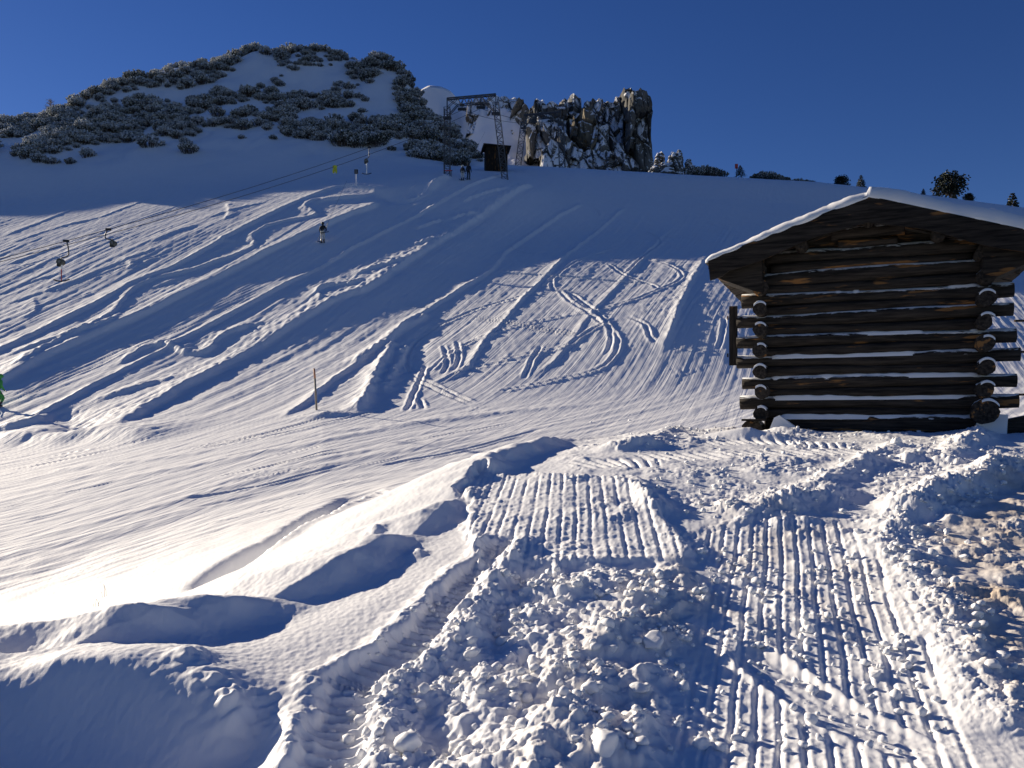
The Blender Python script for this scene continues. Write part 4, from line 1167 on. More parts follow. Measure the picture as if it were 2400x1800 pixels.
conifer('spruce_tree', on_ridge(2018, 450, 124), 2.4, 0.8, 'slim little spruce tip just above the hut ridge', SKY_G, 7)
conifer('spruce_tree', on_ridge(2164, 460, 124), 1.1, 0.4, 'tiny spruce tip left of the broad round pine', SKY_G, 8)
conifer('spruce_tree', on_ridge(1735, 412, 116), 1.4, 0.8, 'small bushy conifer beside the red marker on the skyline', SKY_G, 9)
sk = 0
for px, py, sc, n_ in ((1650, 408, 0.95, 4), (1672, 408, 0.8, 3), (1702, 410, 0.5, 1), (1785, 416, 0.7, 2), (1808, 420, 0.85, 3), (1836, 424, 0.7, 2), (1872, 430, 0.7, 2), (1892, 432, 0.75, 2), (1908, 434, 0.5, 1)):
    for k in range(n_):
        p = at(px + (k - n_ / 2) * 11, py + rg.uniform(0, 4), 113 + rg.uniform(0, 4))
        o = bpy.data.objects.new('dwarf_pine', BUSHES[4 if rg.random() < .7 else 3]); col.objects.link(o)
        o.location = p - Vector((0, 0, 0.2)); o.rotation_euler = (0, 0, rg.uniform(0, 6.28)); o.scale = (sc, sc, sc)
        tag(o, 'dark pine bush on the skyline right of the crag' if px < 1720 else 'dark pine bush on the skyline between red marker and hut', 'shrub', 'pine bushes on the skyline ' + ('by the crag' if px < 1720 else 'by the hut'))
# bare larch on the left shoulder
lx = at(118, 300, 146)
larch = empty('larch_tree', lx); tag(larch, 'bare pale larch on the left shoulder of the hill', 'tree')
mb = MB(); mb.tube([(0, 0, -0.6), (0.1, 0, 2.4), (0.0, 0, 5.0)], [0.16, 0.09, 0.015], 7); mb.build('trunk', M_DRY, larch, True)
mb = MB(); r2 = random.Random(2)
for k in range(60):
    t = r2.random() ** 0.8; z_ = 0.8 + 4.0 * t; q = r2.uniform(0, 6.28); ln = (1 - t) * 2.0 + 0.25
    e_ = Vector((math.cos(q) * ln, math.sin(q) * ln, z_ + r2.uniform(-0.1, 0.35)))
    mb.tube([(0, 0, z_), Vector((0, 0, z_)).lerp(e_, .5) + Vector((0, 0, .05)), e_], [0.03, 0.02, 0.008], 3, False)
    for m in range(5):
        p = Vector((0, 0, z_)).lerp(e_, 0.3 + 0.16 * m); v = Vector((r2.gauss(0, .3), r2.gauss(0, .3), r2.gauss(0.05, .2)))
        mb.tube([p, p + v], [0.012, 0.006], 3, False)
mb.build('crown', M_DRY, larch)
# ------------------------------------------------------------------ log hut
def wood_mat(name, axis, dusty=True, dark=1.0):
    """weathered dark log, ochre where the bark has come off, rime on its upper side"""
    m, nt, b = new_mat(name)
    b.inputs['Roughness'].default_value = 0.85
    b.inputs['Specular IOR Level'].default_value = 0.15
    tc = N(nt, 'ShaderNodeTexCoord')
    def noise(sc, detail=4.0, rough=0.6):
        mp = N(nt, 'ShaderNodeMapping'); mp.inputs['Scale'].default_value = sc
        nt.links.new(tc.outputs['Object'], mp.inputs['Vector'])
        no = N(nt, 'ShaderNodeTexNoise', i_Scale=1.0, i_Detail=detail, i_Roughness=rough)
        nt.links.new(mp.outputs[0], no.inputs['Vector'])
        return no.outputs['Fac']
    def sc(a, c): return (a, c, c) if axis == 'x' else (c, a, c) if axis == 'y' else (c, c, a)
    r = N(nt, 'ShaderNodeValToRGB')
    r.color_ramp.elements[0].position = 0.34; r.color_ramp.elements[0].color = (0.010 * dark, 0.009 * dark, 0.009 * dark, 1)
    r.color_ramp.elements[1].position = 0.70; r.color_ramp.elements[1].color = (0.060 * dark, 0.050 * dark, 0.042 * dark, 1)
    nt.links.new(noise(sc(2.0, 26.0), 5.0), r.inputs['Fac'])
    ro = N(nt, 'ShaderNodeValToRGB')
    ro.color_ramp.elements[0].position = 0.615; ro.color_ramp.elements[0].color = (0, 0, 0, 1)
    ro.color_ramp.elements[1].position = 0.665; ro.color_ramp.elements[1].color = (1, 1, 1, 1)
    nt.links.new(noise(sc(1.1, 7.0), 4.0, 0.55), ro.inputs['Fac'])
    mx = N(nt, 'ShaderNodeMix', data_type='RGBA'); mx.inputs[7].default_value = (0.24 * dark, 0.12 * dark, 0.045 * dark, 1)
    nt.links.new(ro.outputs['Color'], mx.inputs[0]); nt.links.new(r.outputs['Color'], mx.inputs[6])
    outc = mx.outputs[2]
    if dusty:
        ge = N(nt, 'ShaderNodeNewGeometry'); sx = N(nt, 'ShaderNodeSeparateXYZ'); nt.links.new(ge.outputs['Normal'], sx.inputs[0])
        ma = N(nt, 'ShaderNodeMath', operation='MULTIPLY_ADD'); ma.inputs[1].default_value = 1.3
        nt.links.new(noise(sc(5.0, 22.0), 4.0, 0.65), ma.inputs[0]); nt.links.new(sx.outputs['Z'], ma.inputs[2])
        mr_ = N(nt, 'ShaderNodeMapRange'); mr_.inputs['From Min'].default_value = 1.22; mr_.inputs['From Max'].default_value = 1.34
        nt.links.new(ma.outputs[0], mr_.inputs['Value'])
        m2 = N(nt, 'ShaderNodeMix', data_type='RGBA'); m2.inputs[7].default_value = (0.72, 0.73, 0.75, 1)
        nt.links.new(mr_.outputs[0], m2.inputs[0]); nt.links.new(outc, m2.inputs[6]); outc = m2.outputs[2]
    nt.links.new(outc, b.inputs['Base Color'])
    bu = N(nt, 'ShaderNodeBump', i_Strength=0.5, i_Distance=0.02)
    nt.links.new(noise(sc(3.0, 40.0), 4.0), bu.inputs['Height']); nt.links.new(bu.outputs['Normal'], b.inputs['Normal'])
    return m
M_LOGX = wood_mat('log_lengthwise', 'x'); M_LOGY = wood_mat('log_crosswise', 'y')
M_POLE = wood_mat('chinking_wood', 'x', False, 0.9)
M_BOARD = wood_mat('weathered_board', 'x', False, 0.8); M_PLANKZ = wood_mat('upright_board', 'z', False, 0.8)
M_SNOW2 = snow_mat('settled_snow', False, 60.0, 0.25)

RX = Vector((0.927, -0.375, 0)); RY = Vector((0.375, 0.927, 0))       # along the front wall, and back into the hut
HUT_W, HUT_L = 3.2, 3.6
hut = empty('log_hut', (4.10, 14.0, -0.22), math.atan2(RX.y, RX.x))
tag(hut, 'dark weathered log hut with thick snow on its gabled roof', 'hut')
hr = random.Random(21)

def log_verts(p0, p1, r, n=14, k=22, seed=0, bow=0.012):
    """log with slightly uneven girth and sawn ends"""
    a, b = Vector(p0), Vector(p1); t = (b - a).normalized(); L_ = (b - a).length
    up = Vector((0, 0, 1)); s_ = t.cross(up).normalized(); up = s_.cross(t)
    v, f = [], []
    ts = np.linspace(0, 1, k)
    ph = seed * 3.7
    for i, q in enumerate(ts):
        rr = r * (1 + 0.06 * math.sin(q * L_ * 2.1 + ph) + 0.04 * math.sin(q * L_ * 5.3 + 2 * ph))
        c = a.lerp(b, q) + up * bow * math.sin(q * L_ * 1.3 + ph) + s_ * bow * math.cos(q * L_ * 1.1 + ph)
        for j in range(n):
            w = 2 * math.pi * j / n
            rj = rr * (1 + 0.05 * math.sin(3 * w + ph + q * 3) + 0.025 * math.sin(7 * w + q * 11 + ph))
            v.append(c + (s_ * math.cos(w) + up * math.sin(w)) * rj)
    for i in range(k - 1):
        for j in range(n):
            f.append((i * n + j, i * n + (j + 1) % n, (i + 1) * n + (j + 1) % n, (i + 1) * n + j))
    f.append(tuple(range(n - 1, -1, -1))); f.append(tuple((k - 1) * n + j for j in range(n)))
    return v, f

def log(p0, p1, r, mat, seed, name='log', k=22):
    v, f = log_verts(p0, p1, r, 14, k, seed)
    o = mesh_obj(name, v, f, mat, hut)
    for p in o.data.polygons: p.use_smooth = len(p.vertices) == 4
    return o

def ledge(x0, x1, yfront, z0, depth, seed, base=0.5):
    """snow settled along the upper side of a log: uneven, thinning out in places"""
    k = 90; n = 6; v, f = [], []
    for i in range(k + 1):
        q = i / k; xx = x0 + (x1 - x0) * q
        t = base + 0.55 * float(perlin(np.array([xx * 0.9 + seed * 7.1]), np.array([seed * 1.3]), 501)[0]) + 0.38 * float(perlin(np.array([xx * 4.5 + seed]), np.array([seed * 2.3]), 502)[0])
        t *= min(1, q / 0.03, (1 - q) / 0.03)
        h = max(0.0, t) * 0.06; dp = depth * (0.55 + 0.5 * min(1, max(0, t)))
        if t <= 0.02: h = -0.03
        for j in range(n):
            w = j / (n - 1)
            yy = yfront - dp * (w ** 0.75) + 0.03
            zz = z0 + h * (1 - w ** 2.2) - 0.055 * w ** 2.0 * (1 if t > 0.02 else 0) - (0.05 * w if t <= 0.02 else 0)
            v.append((xx, yy, zz))
    for i in range(k):
        for j in range(n - 1):
            f.append((i * n + j, (i + 1) * n + j, (i + 1) * n + j + 1, i * n + j + 1))
    return mesh_obj('snow_ledge', v, f, M_SNOW2, hut, True)

STEP = 0.335
APEX_Z = 3.62; PITCH = 0.33; OVER = 0.55                 # roof underside height over the ground line, slope, overhang in front
def roof_under(xl):
    return APEX_Z - 0.20 - PITCH * abs(xl - HUT_W / 2)
# front and back wall
for c in range(11):
    zc = 0.17 + STEP * c
    big = 0.112 if c else 0.15
    big *= hr.uniform(0.90, 1.10)
    lim = (APEX_Z - 0.26 - zc) / PITCH
    gable = zc > 2.62
    if gable:
        if lim < 0.45: break
        x0, x1 = HUT_W / 2 - min(lim, 1.75), HUT_W / 2 + min(lim, 1.75)
    else:
        x0, x1 = -0.28 - hr.uniform(0, 0.08), HUT_W + 0.38 + hr.uniform(0, 0.10)
        if c == 0: x0, x1 = 0.22, HUT_W - 0.10
        if c in (3, 4, 5): x0 = -0.40
    log((x0, 0, zc), (x1, 0.0, zc + hr.uniform(-.025, .025)), big, M_LOGX, c + 1)
    if c and not gable:
        log((x0 + 0.30, -0.03, zc - 0.168), (x1 - 0.42, -0.025, zc - 0.168 + hr.uniform(-.012, .012)), 0.078 * hr.uniform(.9, 1.1), M_POLE, c + 31, 'chinking_pole')
    elif gable:
        log((x0 + 0.1, -0.03, zc - 0.168), (x1 - 0.1, -0.03, zc - 0.168), 0.078, M_POLE, c + 31, 'chinking_pole')
    log((-0.3 if not gable else x0, HUT_L, zc), (HUT_W + 0.3 if not gable else x1, HUT_L, zc), big, M_LOGX, c + 61, k=10)
    base = {0: 0.85, 1: 0.45, 2: 0.40, 3: 0.65, 4: 0.15, 5: -0.05, 6: -0.09, 7: -0.2}.get(c, -0.2)
    if base > -0.1:
        ledge(0.13 if c else 0.24, HUT_W - 0.06, -0.05, zc + big * 0.86, 0.10 + (0.03 if c == 0 else 0), c + 1, base)
mb = MB(); mb.box((HUT_W / 2, 0.06, 1.45), (HUT_W - 0.1, 0.05, 2.9)); mb.prism([(0.1, 2.9), (HUT_W - 0.1, 2.9), (HUT_W / 2, APEX_Z - 0.3)], (0, 0.05, 0), (0, 0.04, 0)); mb.build('inner_lining', M_POLE, hut)
# side walls: their heads show at the corners
for c in range(9):
    zc = 0.335 + STEP * c
    if zc > 2.75: break
    for xs_, rr in ((0.0, 0.114), (HUT_W, 0.126)):
        fr = -0.34 - hr.uniform(0, 0.08)
        if c == 0 and xs_ > 1: rr = 0.19
        log((xs_ + hr.uniform(-.03, .03), fr, zc), (xs_, HUT_L + 0.3, zc), rr * hr.uniform(0.9, 1.03), M_LOGY, c + 91 + int(xs_), 'corner_log', 14)
        if zc < 2.2:                                       # cap of snow on the head of the log
            t_ = 0.9 if c < 4 else 0.5
            cap = MB(); n = 10; v, f = [], []
            for i in range(5):
                yy = fr - 0.012 + (0.30) * i / 4
                for j in range(n):
                    w = math.pi * (0.20 + (0.42 + 0.1 * (c % 3)) * j / (n - 1)); q = 1 + (0.13 * t_ * math.sin(math.pi * j / (n - 1))) * (0.5 if i in (0,) else 1)
                    v.append((xs_ + math.cos(w) * rr * 1.01 + 0.01, yy, zc + math.sin(w) * rr * q * 1.0 + 0.004))
            for i in range(4):
                for j in range(n - 1): f.append((i * n + j, i * n + j + 1, (i + 1) * n + j + 1, (i + 1) * n + j))
            v2 = [(p[0], p[1], p[2] - 0.035) for p in v[:n]]
            o_ = len(v); v += v2
            for j in range(n - 1): f.append((o_ + j, o_ + j + 1, j + 1, j))
            mesh_obj('snow_cap', v, f, M_SNOW2, hut, True)
# foundation: log head, flat stone and a snowed-up sill block at the left corner, block at the right
log((-0.14, -0.30, 0.06), (-0.14, 0.5, 0.06), 0.16, M_LOGY, 141, 'foundation_log', 8)
mb = MB(); mb.box((-0.08, -0.30, 0.225), (0.36, 0.5, 0.035)); mb.build('flat_board', M_BOARD, hut)
mb = MB(); mb.prism([(0.10, -0.05), (0.50, -0.05), (0.54, 0.12), (0.30, 0.30), (0.22, 0.26)], (0, 0.28, 0), (0, -0.34, 0)); mb.build('snowed_block', M_SNOW2, hut)
mb = MB(); mb.prism([(HUT_W - 0.12, -0.05), (HUT_W + 0.28, -0.05), (HUT_W + 0.30, 0.30), (HUT_W - 0.10, 0.34)], (0, 0.22, 0), (0, -0.20, 0)); mb.build('sill_snow', M_SNOW2, hut)
mb = MB(); mb.prism([(HUT_W + 0.29, -0.05), (HUT_W + 0.72, -0.05), (HUT_W + 0.70, 0.33), (HUT_W + 0.31, 0.24)], (0, 0.3, 0), (0, -0.16, 0)); mb.build('sill_block', M_LOGX, hut)
# upright board nailed across the log ends on the left
mb = MB(); mb.box((-0.455, -0.02, 1.62), (0.13, 0.05, 0.98)); o = mb.build('upright_board', M_PLANKZ, hut)
for zz in (1.30, 1.92):
    mb = MB(); mb.box((-0.545, -0.02, zz), (0.02, 0.04, 0.06)); mb.build('bracket', M_PLANKZ, o)
# stepped eave brackets under the roof at both corners
for sgn, xb in ((-1, 0.0), (1, HUT_W)):
    mb = MB()
    z0_ = roof_under(xb) - 0.02
    mb.prism([(xb - 0.05 * sgn, z0_ - 0.62), (xb + 0.10 * sgn, z0_ - 0.58), (xb + 0.66 * sgn, z0_ - 0.34), (xb + 0.70 * sgn, z0_ - 0.27), (xb - 0.05 * sgn, z0_ - 0.06)], (0, 0.6, 0), (0, -0.44, 0))
    mb.build('eave_bracket', M_BOARD, hut)
# ------ roof
roof = empty('roof'); roof.parent = hut
HALF = 2.38
for sgn in (-1, 1):
    xm = HUT_W / 2
    # single roof boards running up the slope
    nb = 17; y0, y1 = -OVER, HUT_L + 0.5
    for i in range(nb):
        ya = y0 + (y1 - y0) * i / nb + 0.006; yb = y0 + (y1 - y0) * (i + 1) / nb - 0.006
        mb = MB()
        dz_ = 0.004 * (i % 3)
        P = [(xm, APEX_Z - 0.17 + dz_), (xm + sgn * HALF, APEX_Z - 0.17 - PITCH * HALF + dz_), (xm + sgn * HALF, APEX_Z - 0.11 - PITCH * HALF + dz_), (xm, APEX_Z - 0.11 + dz_)]
        if sgn < 0: P = P[::-1]
        mb.prism(P, (0, yb - ya, 0), (0, ya, 0)); mb.build('roof_board', M_BOARD, roof)
    # carved bargeboard
    top, bot = [], []
    for i in range(25):
        q = i / 24; xx = q * HALF
        top.append((xm + sgn * xx, APEX_Z - 0.02 - PITCH * xx))
        low = 0.36 - 0.06 * q + 0.035 * math.cos(q * 9.0) * (1 - 0.5 * q) + (0.06 * q if q > .9 else 0)
        bot.append((xm + sgn * xx * (0.985), APEX_Z - 0.02 - PITCH * xx - low))
    P = top + bot[::-1]
    if sgn < 0: P = P[::-1]
    mb = MB(); mb.prism(P, (0, 0.05, 0), (0, -OVER - 0.05 - 0.004 * (sgn > 0), 0)); mb.build('bargeboard', M_BOARD, roof)
    # purlin heads under the roof
for xx in (0.62, HUT_W / 2, HUT_W - 0.62):
    log((xx, -OVER + 0.02, roof_under(xx) - 0.10), (xx, HUT_L + 0.4, roof_under(xx) - 0.10), 0.10, M_LOGY, int(xx * 10) + 201, 'purlin', 8)
# snow on the roof
kx, ky = 120, 60; v, f = [], []
lx0, lx1 = HUT_W / 2 - HALF - 0.04, HUT_W / 2 + HALF + 0.04
ly0, ly1 = -OVER - 0.06, HUT_L + 0.5
gx = np.linspace(lx0, lx1, kx); gy = np.linspace(ly0, ly1, ky)
GX, GY = np.meshgrid(gx, gy)
ax_ = np.abs(GX - HUT_W / 2)
roofz = APEX_Z - 0.05 - PITCH * ax_
edge_d = np.minimum(np.minimum(GX - lx0, lx1 - GX) * 1.1, GY - ly0)
thick = np.where(GX < HUT_W / 2, 0.16, 0.25) + 0.03 * fbm(GX / 0.6, GY / 0.6, 3, 511)
crown_ = -0.5 * PITCH * np.exp(-(ax_ / 0.16) ** 2) * 0.16
prof_ = np.sqrt(np.clip(1 - (1 - np.clip(edge_d / 0.16, 0, 1)) ** 2, 0, 1))
thin_left = np.interp(GX, [lx0, lx0 + 0.7, lx0 + 1.6], [0.60, 0.80, 1.0])
GZ = roofz + crown_ + thick * thin_left * (0.25 + 0.75 * prof_) + 0.012 * fbm(GX / 0.12, GY / 0.12, 3, 515) * prof_
GYw = GY - 0.03 * perlin(GX / 0.3, GX * 0, 517) * np.exp(-((GY - ly0) / 0.2) ** 2)
tv = np.stack([GX, GYw, GZ], -1).reshape(-1, 3); bv = np.stack([GX, GY + 0.02, roofz - 0.02], -1).reshape(-1, 3)
v = np.concatenate([tv, bv]); n0 = len(tv)
idx = np.arange(n0).reshape(ky, kx)
for i in range(ky - 1):
    for j in range(kx - 1):
        f.append((idx[i, j], idx[i, j + 1], idx[i + 1, j + 1], idx[i + 1, j]))
for j in range(kx - 1):
    f.append((idx[0, j] + n0, idx[0, j + 1] + n0, idx[0, j + 1], idx[0, j])); f.append((idx[-1, j], idx[-1, j + 1], idx[-1, j + 1] + n0, idx[-1, j] + n0))
for i in range(ky - 1):
    f.append((idx[i, 0], idx[i + 1, 0], idx[i + 1, 0] + n0, idx[i, 0] + n0)); f.append((idx[i, -1] + n0, idx[i + 1, -1] + n0, idx[i + 1, -1], idx[i, -1]))
mesh_obj('roof_snow', v, f, M_SNOW2, roof, True)

# ------------------------------------------------------------------ rail fence end at the right edge, beyond the hut
fc = empty('rail_fence', at(2470, 905, 22)); tag(fc, 'thin dark rail fence end showing right of the hut', 'fence')
for py in (752, 825, 925):
    a, b = at(2378, py, 20) - fc.location, at(2475, py - 1, 20.2) - fc.location
    mb = MB(); mb.tube([a, b], 0.028, 6); mb.build('rail', M_PLANKZ, fc)
mb = MB(); mb.tube([at(2472, 1000, 20.2) - fc.location, at(2472, 735, 20.2) - fc.location], 0.05, 8); mb.build('post', M_PLANKZ, fc)
# ------------------------------------------------------------------ drag lift
M_STEEL = plain('galvanised_steel', (0.075, 0.08, 0.09), 0.55, 0.3, 0.2, 3.0)
M_ROPE = plain('wire_rope', (0.03, 0.03, 0.033), 0.6)
M_DRUM = plain('drum_paint', (0.07, 0.075, 0.06), 0.5, 0, 0.2, 5.0)
M_RED = plain('red_paint', (0.45, 0.05, 0.035), 0.55)
M_WHITE = plain('white_paint', (0.80, 0.80, 0.78), 0.5)
M_BLACK = plain('black_plastic', (0.012, 0.012, 0.014), 0.5)
M_YEL = plain('yellow_green_paint', (0.42, 0.48, 0.03), 0.6, 0, 0.25, 6.0)
M_GREY = plain('grey_plate', (0.14, 0.145, 0.15), 0.5)
M_HUTDARK = wood_mat('cabin_boards', 'z', False, 0.55)

def lattice(mb, a, b, w, n, bw=0.07):
    """square lattice mast from a to b"""
    a, b = Vector(a), Vector(b); t = (b - a).normalized()
    s_ = t.cross(Vector((0, 1, 0))).normalized(); q = t.cross(s_)
    cs = [(s_ * i + q * j) * w / 2 for i, j in ((-1, -1), (1, -1), (1, 1), (-1, 1))]
    for c in cs: mb.bar(a + c, b + c, bw)
    for k in range(n):
        p0, p1 = a.lerp(b, k / n), a.lerp(b, (k + 1) / n)
        for i in range(4):
            j = (i + 1) % 4
            mb.bar(p0 + cs[i], p1 + cs[j], bw * 0.55) if (k + i) % 2 else mb.bar(p0 + cs[j], p1 + cs[i], bw * 0.55)
            mb.bar(p1 + cs[i], p1 + cs[j], bw * 0.45)

def portal(label, d, lf, rf, lt, rt, sheaves, dl=0.0, dr=0.0, w=0.55, n=11, bw=0.07):
    """two lattice legs and a lattice crossbeam; the arguments are picture points at depth d"""
    lf, rf, lt, rt = at(*lf, d + dl), at(*rf, d + dr), at(*lt, d + dl), at(*rt, d + dr)
    root = empty('lift_pylon', (lf + rf) / 2); tag(root, label, 'lift pylon', 'lattice pylons of the drag lift')
    o = root.location
    for a, b in ((lf, lt), (rf, rt)):
        mb = MB(); lattice(mb, a - o - Vector((0, 0, 0.6)), b - o - Vector((0, 0, 1.0)), w, n, bw); mb.build('leg', M_STEEL, root)
    mb = MB()
    A_, B_ = lt - o, rt - o
    dn = Vector((0, 0, -1.0))
    for yo in (-0.25, 0.25):
        Y_ = Vector((0, yo, 0))
        mb.bar(A_ + Y_, B_ + Y_, bw * 1.5); 
        m1, m2 = A_.lerp(B_, 0.22), A_.lerp(B_, 0.78)
        mb.bar(m1 + dn * 0.8 + Y_, m2 + dn * 0.8 + Y_, bw)
        mb.bar(A_ + dn * 2.0 + Y_, m1 + dn * 0.8 + Y_, bw); mb.bar(B_ + dn * 2.0 + Y_, m2 + dn * 0.8 + Y_, bw)
        for e_ in (A_, B_):
            mb.bar(e_ + Y_, e_ + dn * 2.2 + Y_, bw)
        K = 9
        for k in range(K):
            p0, p1 = m1.lerp(m2, k / K), m1.lerp(m2, (k + 1) / K)
            mb.bar(p0 + Y_ + (dn * .8 if k % 2 else Vector()), p1 + Y_ + (Vector() if k % 2 else dn * .8), bw * 0.6)
        mb.bar(A_ + Y_, m1 + dn * 0.8 + Y_, bw * .7); mb.bar(B_ + Y_, m2 + dn * 0.8 + Y_, bw * .7)
        mb.bar(A_ + Y_ + dn * 1.0, m1 + Y_, bw * .6); mb.bar(B_ + Y_ + dn * 1.0, m2 + Y_, bw * .6)
    for k in range(6):
        p = A_.lerp(B_, k / 5); mb.bar(p + Vector((0, -.25, 0)), p + Vector((0, .25, 0)), bw)
    mb.build('crossbeam', M_STEEL, root)
    for e_ in (A_, B_):
        mb = MB(); mb.box(e_ + dn * 2.1, (0.95, 0.9, 0.06)); mb.build('platform', M_STEEL, root)
    for (px_, py_) in sheaves:
        c = at(px_, py_, d) - o
        sh = MB(); sh.box(c + Vector((0, 0, 0.10)), (0.9, 0.18, 0.14)); sh.bar(c, c + Vector((0, 0, 0.95)), 0.10); sh.box(c + Vector((0, 0, .45)), (0.5, .3, .2))
        s_o = sh.build('sheave_beam', M_STEEL, root)
        for k in (-0.36, -0.12, 0.12, 0.36):
            wv = MB(); cc = c + Vector((k, -0.12, -0.02))
            wv.tube([cc, cc + Vector((0, 0.24, 0))], 0.13, 10); wv.build('sheave', M_BLACK, s_o)
    return root
py1 = portal('large lattice portal pylon straddling the lift track, two skiers beside it', 95, (1048, 418), (1184, 412), (1048, 232), (1162, 222), [(1083, 256), (1127, 252)], w=0.65, n=14, bw=0.085)
py2 = portal('second lattice pylon behind the dark cabin', 138, (1212, 398), (1318, 398), (1228, 270), (1314, 262), [(1252, 286), (1290, 284)], w=0.9, n=10, bw=0.10)
# guard frame at the left leg of the near pylon
g_ = at(1050, 420, 94.2); gr = empty('barrier', g_); tag(gr, 'small dark steel barrier at the left leg of the near pylon', 'barrier')
mb = MB(); mb.bar((-0.35, 0, -0.3), (-0.35, 0, 1.0), 0.06); mb.bar((0.4, 0, -0.3), (0.4, 0, 1.0), 0.06); mb.build('post', M_STEEL, gr)
mb = MB(); mb.box((0.03, 0, 0.95), (0.9, 0.06, 0.10)); mb.build('rail', M_RED, gr)

# ropes
def rope(pts, label):
    mb = MB(); P = [Vector(p) for p in pts]; o = P[0]
    mb.tube([p - o for p in P], [0.012 + 0.00013 * p.y for p in P], 6)
    ob = mb.build('lift_rope', M_ROPE); ob.location = o
    tag(ob, label, 'rope', 'haul ropes of the drag lift'); return P
def sag(a, b, s, n=24):
    a, b = Vector(a), Vector(b)
    return [a.lerp(b, k / n) - Vector((0, 0, s * 4 * (k / n) * (1 - k / n))) for k in range(n + 1)]
s1, s2 = at(1083, 258, 95), at(1127, 254, 95)
e1 = at(-300, 684, 36); e2 = at(-300, 686, 37.5)
R1 = rope(sag(e1, s1, 0.9), 'upper of the two dark ropes rising from the left to the near pylon')
R2 = rope(sag(e2, s2, 1.15), 'lower of the two dark ropes rising from the left to the near pylon')
rope(sag(s1, at(1252, 288, 138), 0.5), 'rope between the near and second pylon, left strand')
rope(sag(s2, at(1290, 286, 138), 0.5), 'rope between the near and second pylon, right strand')
def on_rope(R, px_):
    best = None
    for a, b in zip(R[:-1], R[1:]):
        pa, pb = CX + F * a.x / a.y, CX + F * b.x / b.y
        if pa <= px_ <= pb:
            lo, hi = 0.0, 1.0
            for _ in range(30):
                m = (lo + hi) / 2; p = a.lerp(b, m)
                if CX + F * p.x / p.y < px_: lo = m
                else: hi = m
            best = a.lerp(b, lo)
    return best

def hanger(R, px_, label, drop, bar_len=0.0, stick=None, bow=0.35, drum_r=0.26, side=-1):
    """clamp, bowed arm, spring drum and (let down a little) the stick with its cross bar"""
    p = on_rope(R, px_); root = empty('tow_hanger', p); tag(root, label, 'lift hanger', 'tow hangers on the lift rope')
    mb = MB(); mb.box((0, 0, 0), (0.30, 0.10, 0.12)); mb.build('clamp', M_BLACK, root)
    end = Vector((side * 0.28, 0, -drop))
    pts = [Vector((0, 0, 0)), Vector((-side * bow * 0.5, 0, -drop * 0.12)), Vector((-side * bow, 0, -drop * 0.42)), Vector((-side * bow * 0.85, 0, -drop * 0.78)), end + Vector((0, 0, 0.06))]
    pts = [Vector(q) for q in smooth_line([tuple(q) for q in pts], 5)]
    mb = MB(); mb.tube(pts, 0.034, 8); mb.build('arm', M_STEEL, root, True)
    mb = MB(); c = end - Vector((0, 0, drum_r * 0.8))
    mb.tube([c + Vector((0, -0.16, 0)), c + Vector((0, 0.16, 0))], drum_r, 16); dr_ = mb.build('drum', M_DRUM, root)
    mb = MB(); mb.tube([c + Vector((0, -0.19, 0)), c + Vector((0, -0.162, 0))], drum_r * 0.45, 12); mb.build('hub', M_GREY, dr_)
    mb = MB(); mb.box(c + Vector((-drum_r * 0.4, 0, -drum_r * 0.9)), (0.2, 0.2, 0.16)); mb.build('guide', M_BLACK, root)
    if bar_len:
        t0 = c - Vector((-0.03, 0, drum_r * 0.9)); t1 = t0 - Vector((0, 0, bar_len))
        mb = MB(); mb.tube([t0, t0 - Vector((0, 0, 0.22))], 0.06, 8); mb.build('bumper', M_WHITE, root)
        mb = MB(); mb.tube([t0, t1], 0.026 if stick is M_RED else 0.05, 6); mb.build('stick', stick, root)
        mb = MB(); mb.tube([t1 + Vector((-0.42, 0, 0.07)), t1 + Vector((-0.2, 0, 0.0)), t1 + Vector((0, 0, -0.02)), t1 + Vector((0.2, 0, 0.01)), t1 + Vector((0.42, 0, 0.09))], 0.035, 8); mb.build('cross_bar', M_BLACK, root, True)
    return root
hanger(R1, 155, 'lift hanger with red stick and black cross bar, lowest on the rope', 0.98, 0.85, M_RED, 0.12, 0.17)
hanger(R1, 254, 'lift hanger with square grey drum and no bar let down', 0.66, 0, None, 0.16, 0.15, 1)
hanger(R1, 866, 'lift hanger with thick white stick above the road sign', 1.05, 1.0, M_WHITE, -0.05, 0.17)
hanger(R2, 1150, 'lift hanger with dark drum at the right leg of the near pylon', 0.9, 1.0, M_BLACK, 0.1, 0.2) if on_rope(R2, 1150) else None
# yellow-green marker hung on a cord
p = on_rope(R2, 783); yr = empty('hanging_marker', p); tag(yr, 'small yellow-green marker hanging on a cord below the lift rope', 'marker')
mb = MB(); ln = (at(783, 388, p.y).z - p.z)
mb.tube([(0, 0, 0), (0.06, 0, ln)], 0.012, 5); mb.build('cord', M_ROPE, yr)
mb = MB(); mb.prism([(-.16, -.62), (-.05, -.62), (-.03, -.48), (.04, -.48), (.08, -.66), (.16, -.60), (.19, -.40), (.15, -.2), (.19, -.05), (.12, 0.0), (0.03, .02), (-.12, 0), (-.18, -.08), (-.13, -.25), (-.19, -.42)], (0, .12, 0), (0.06, -.06, ln)); mb.build('panel', M_YEL, yr)

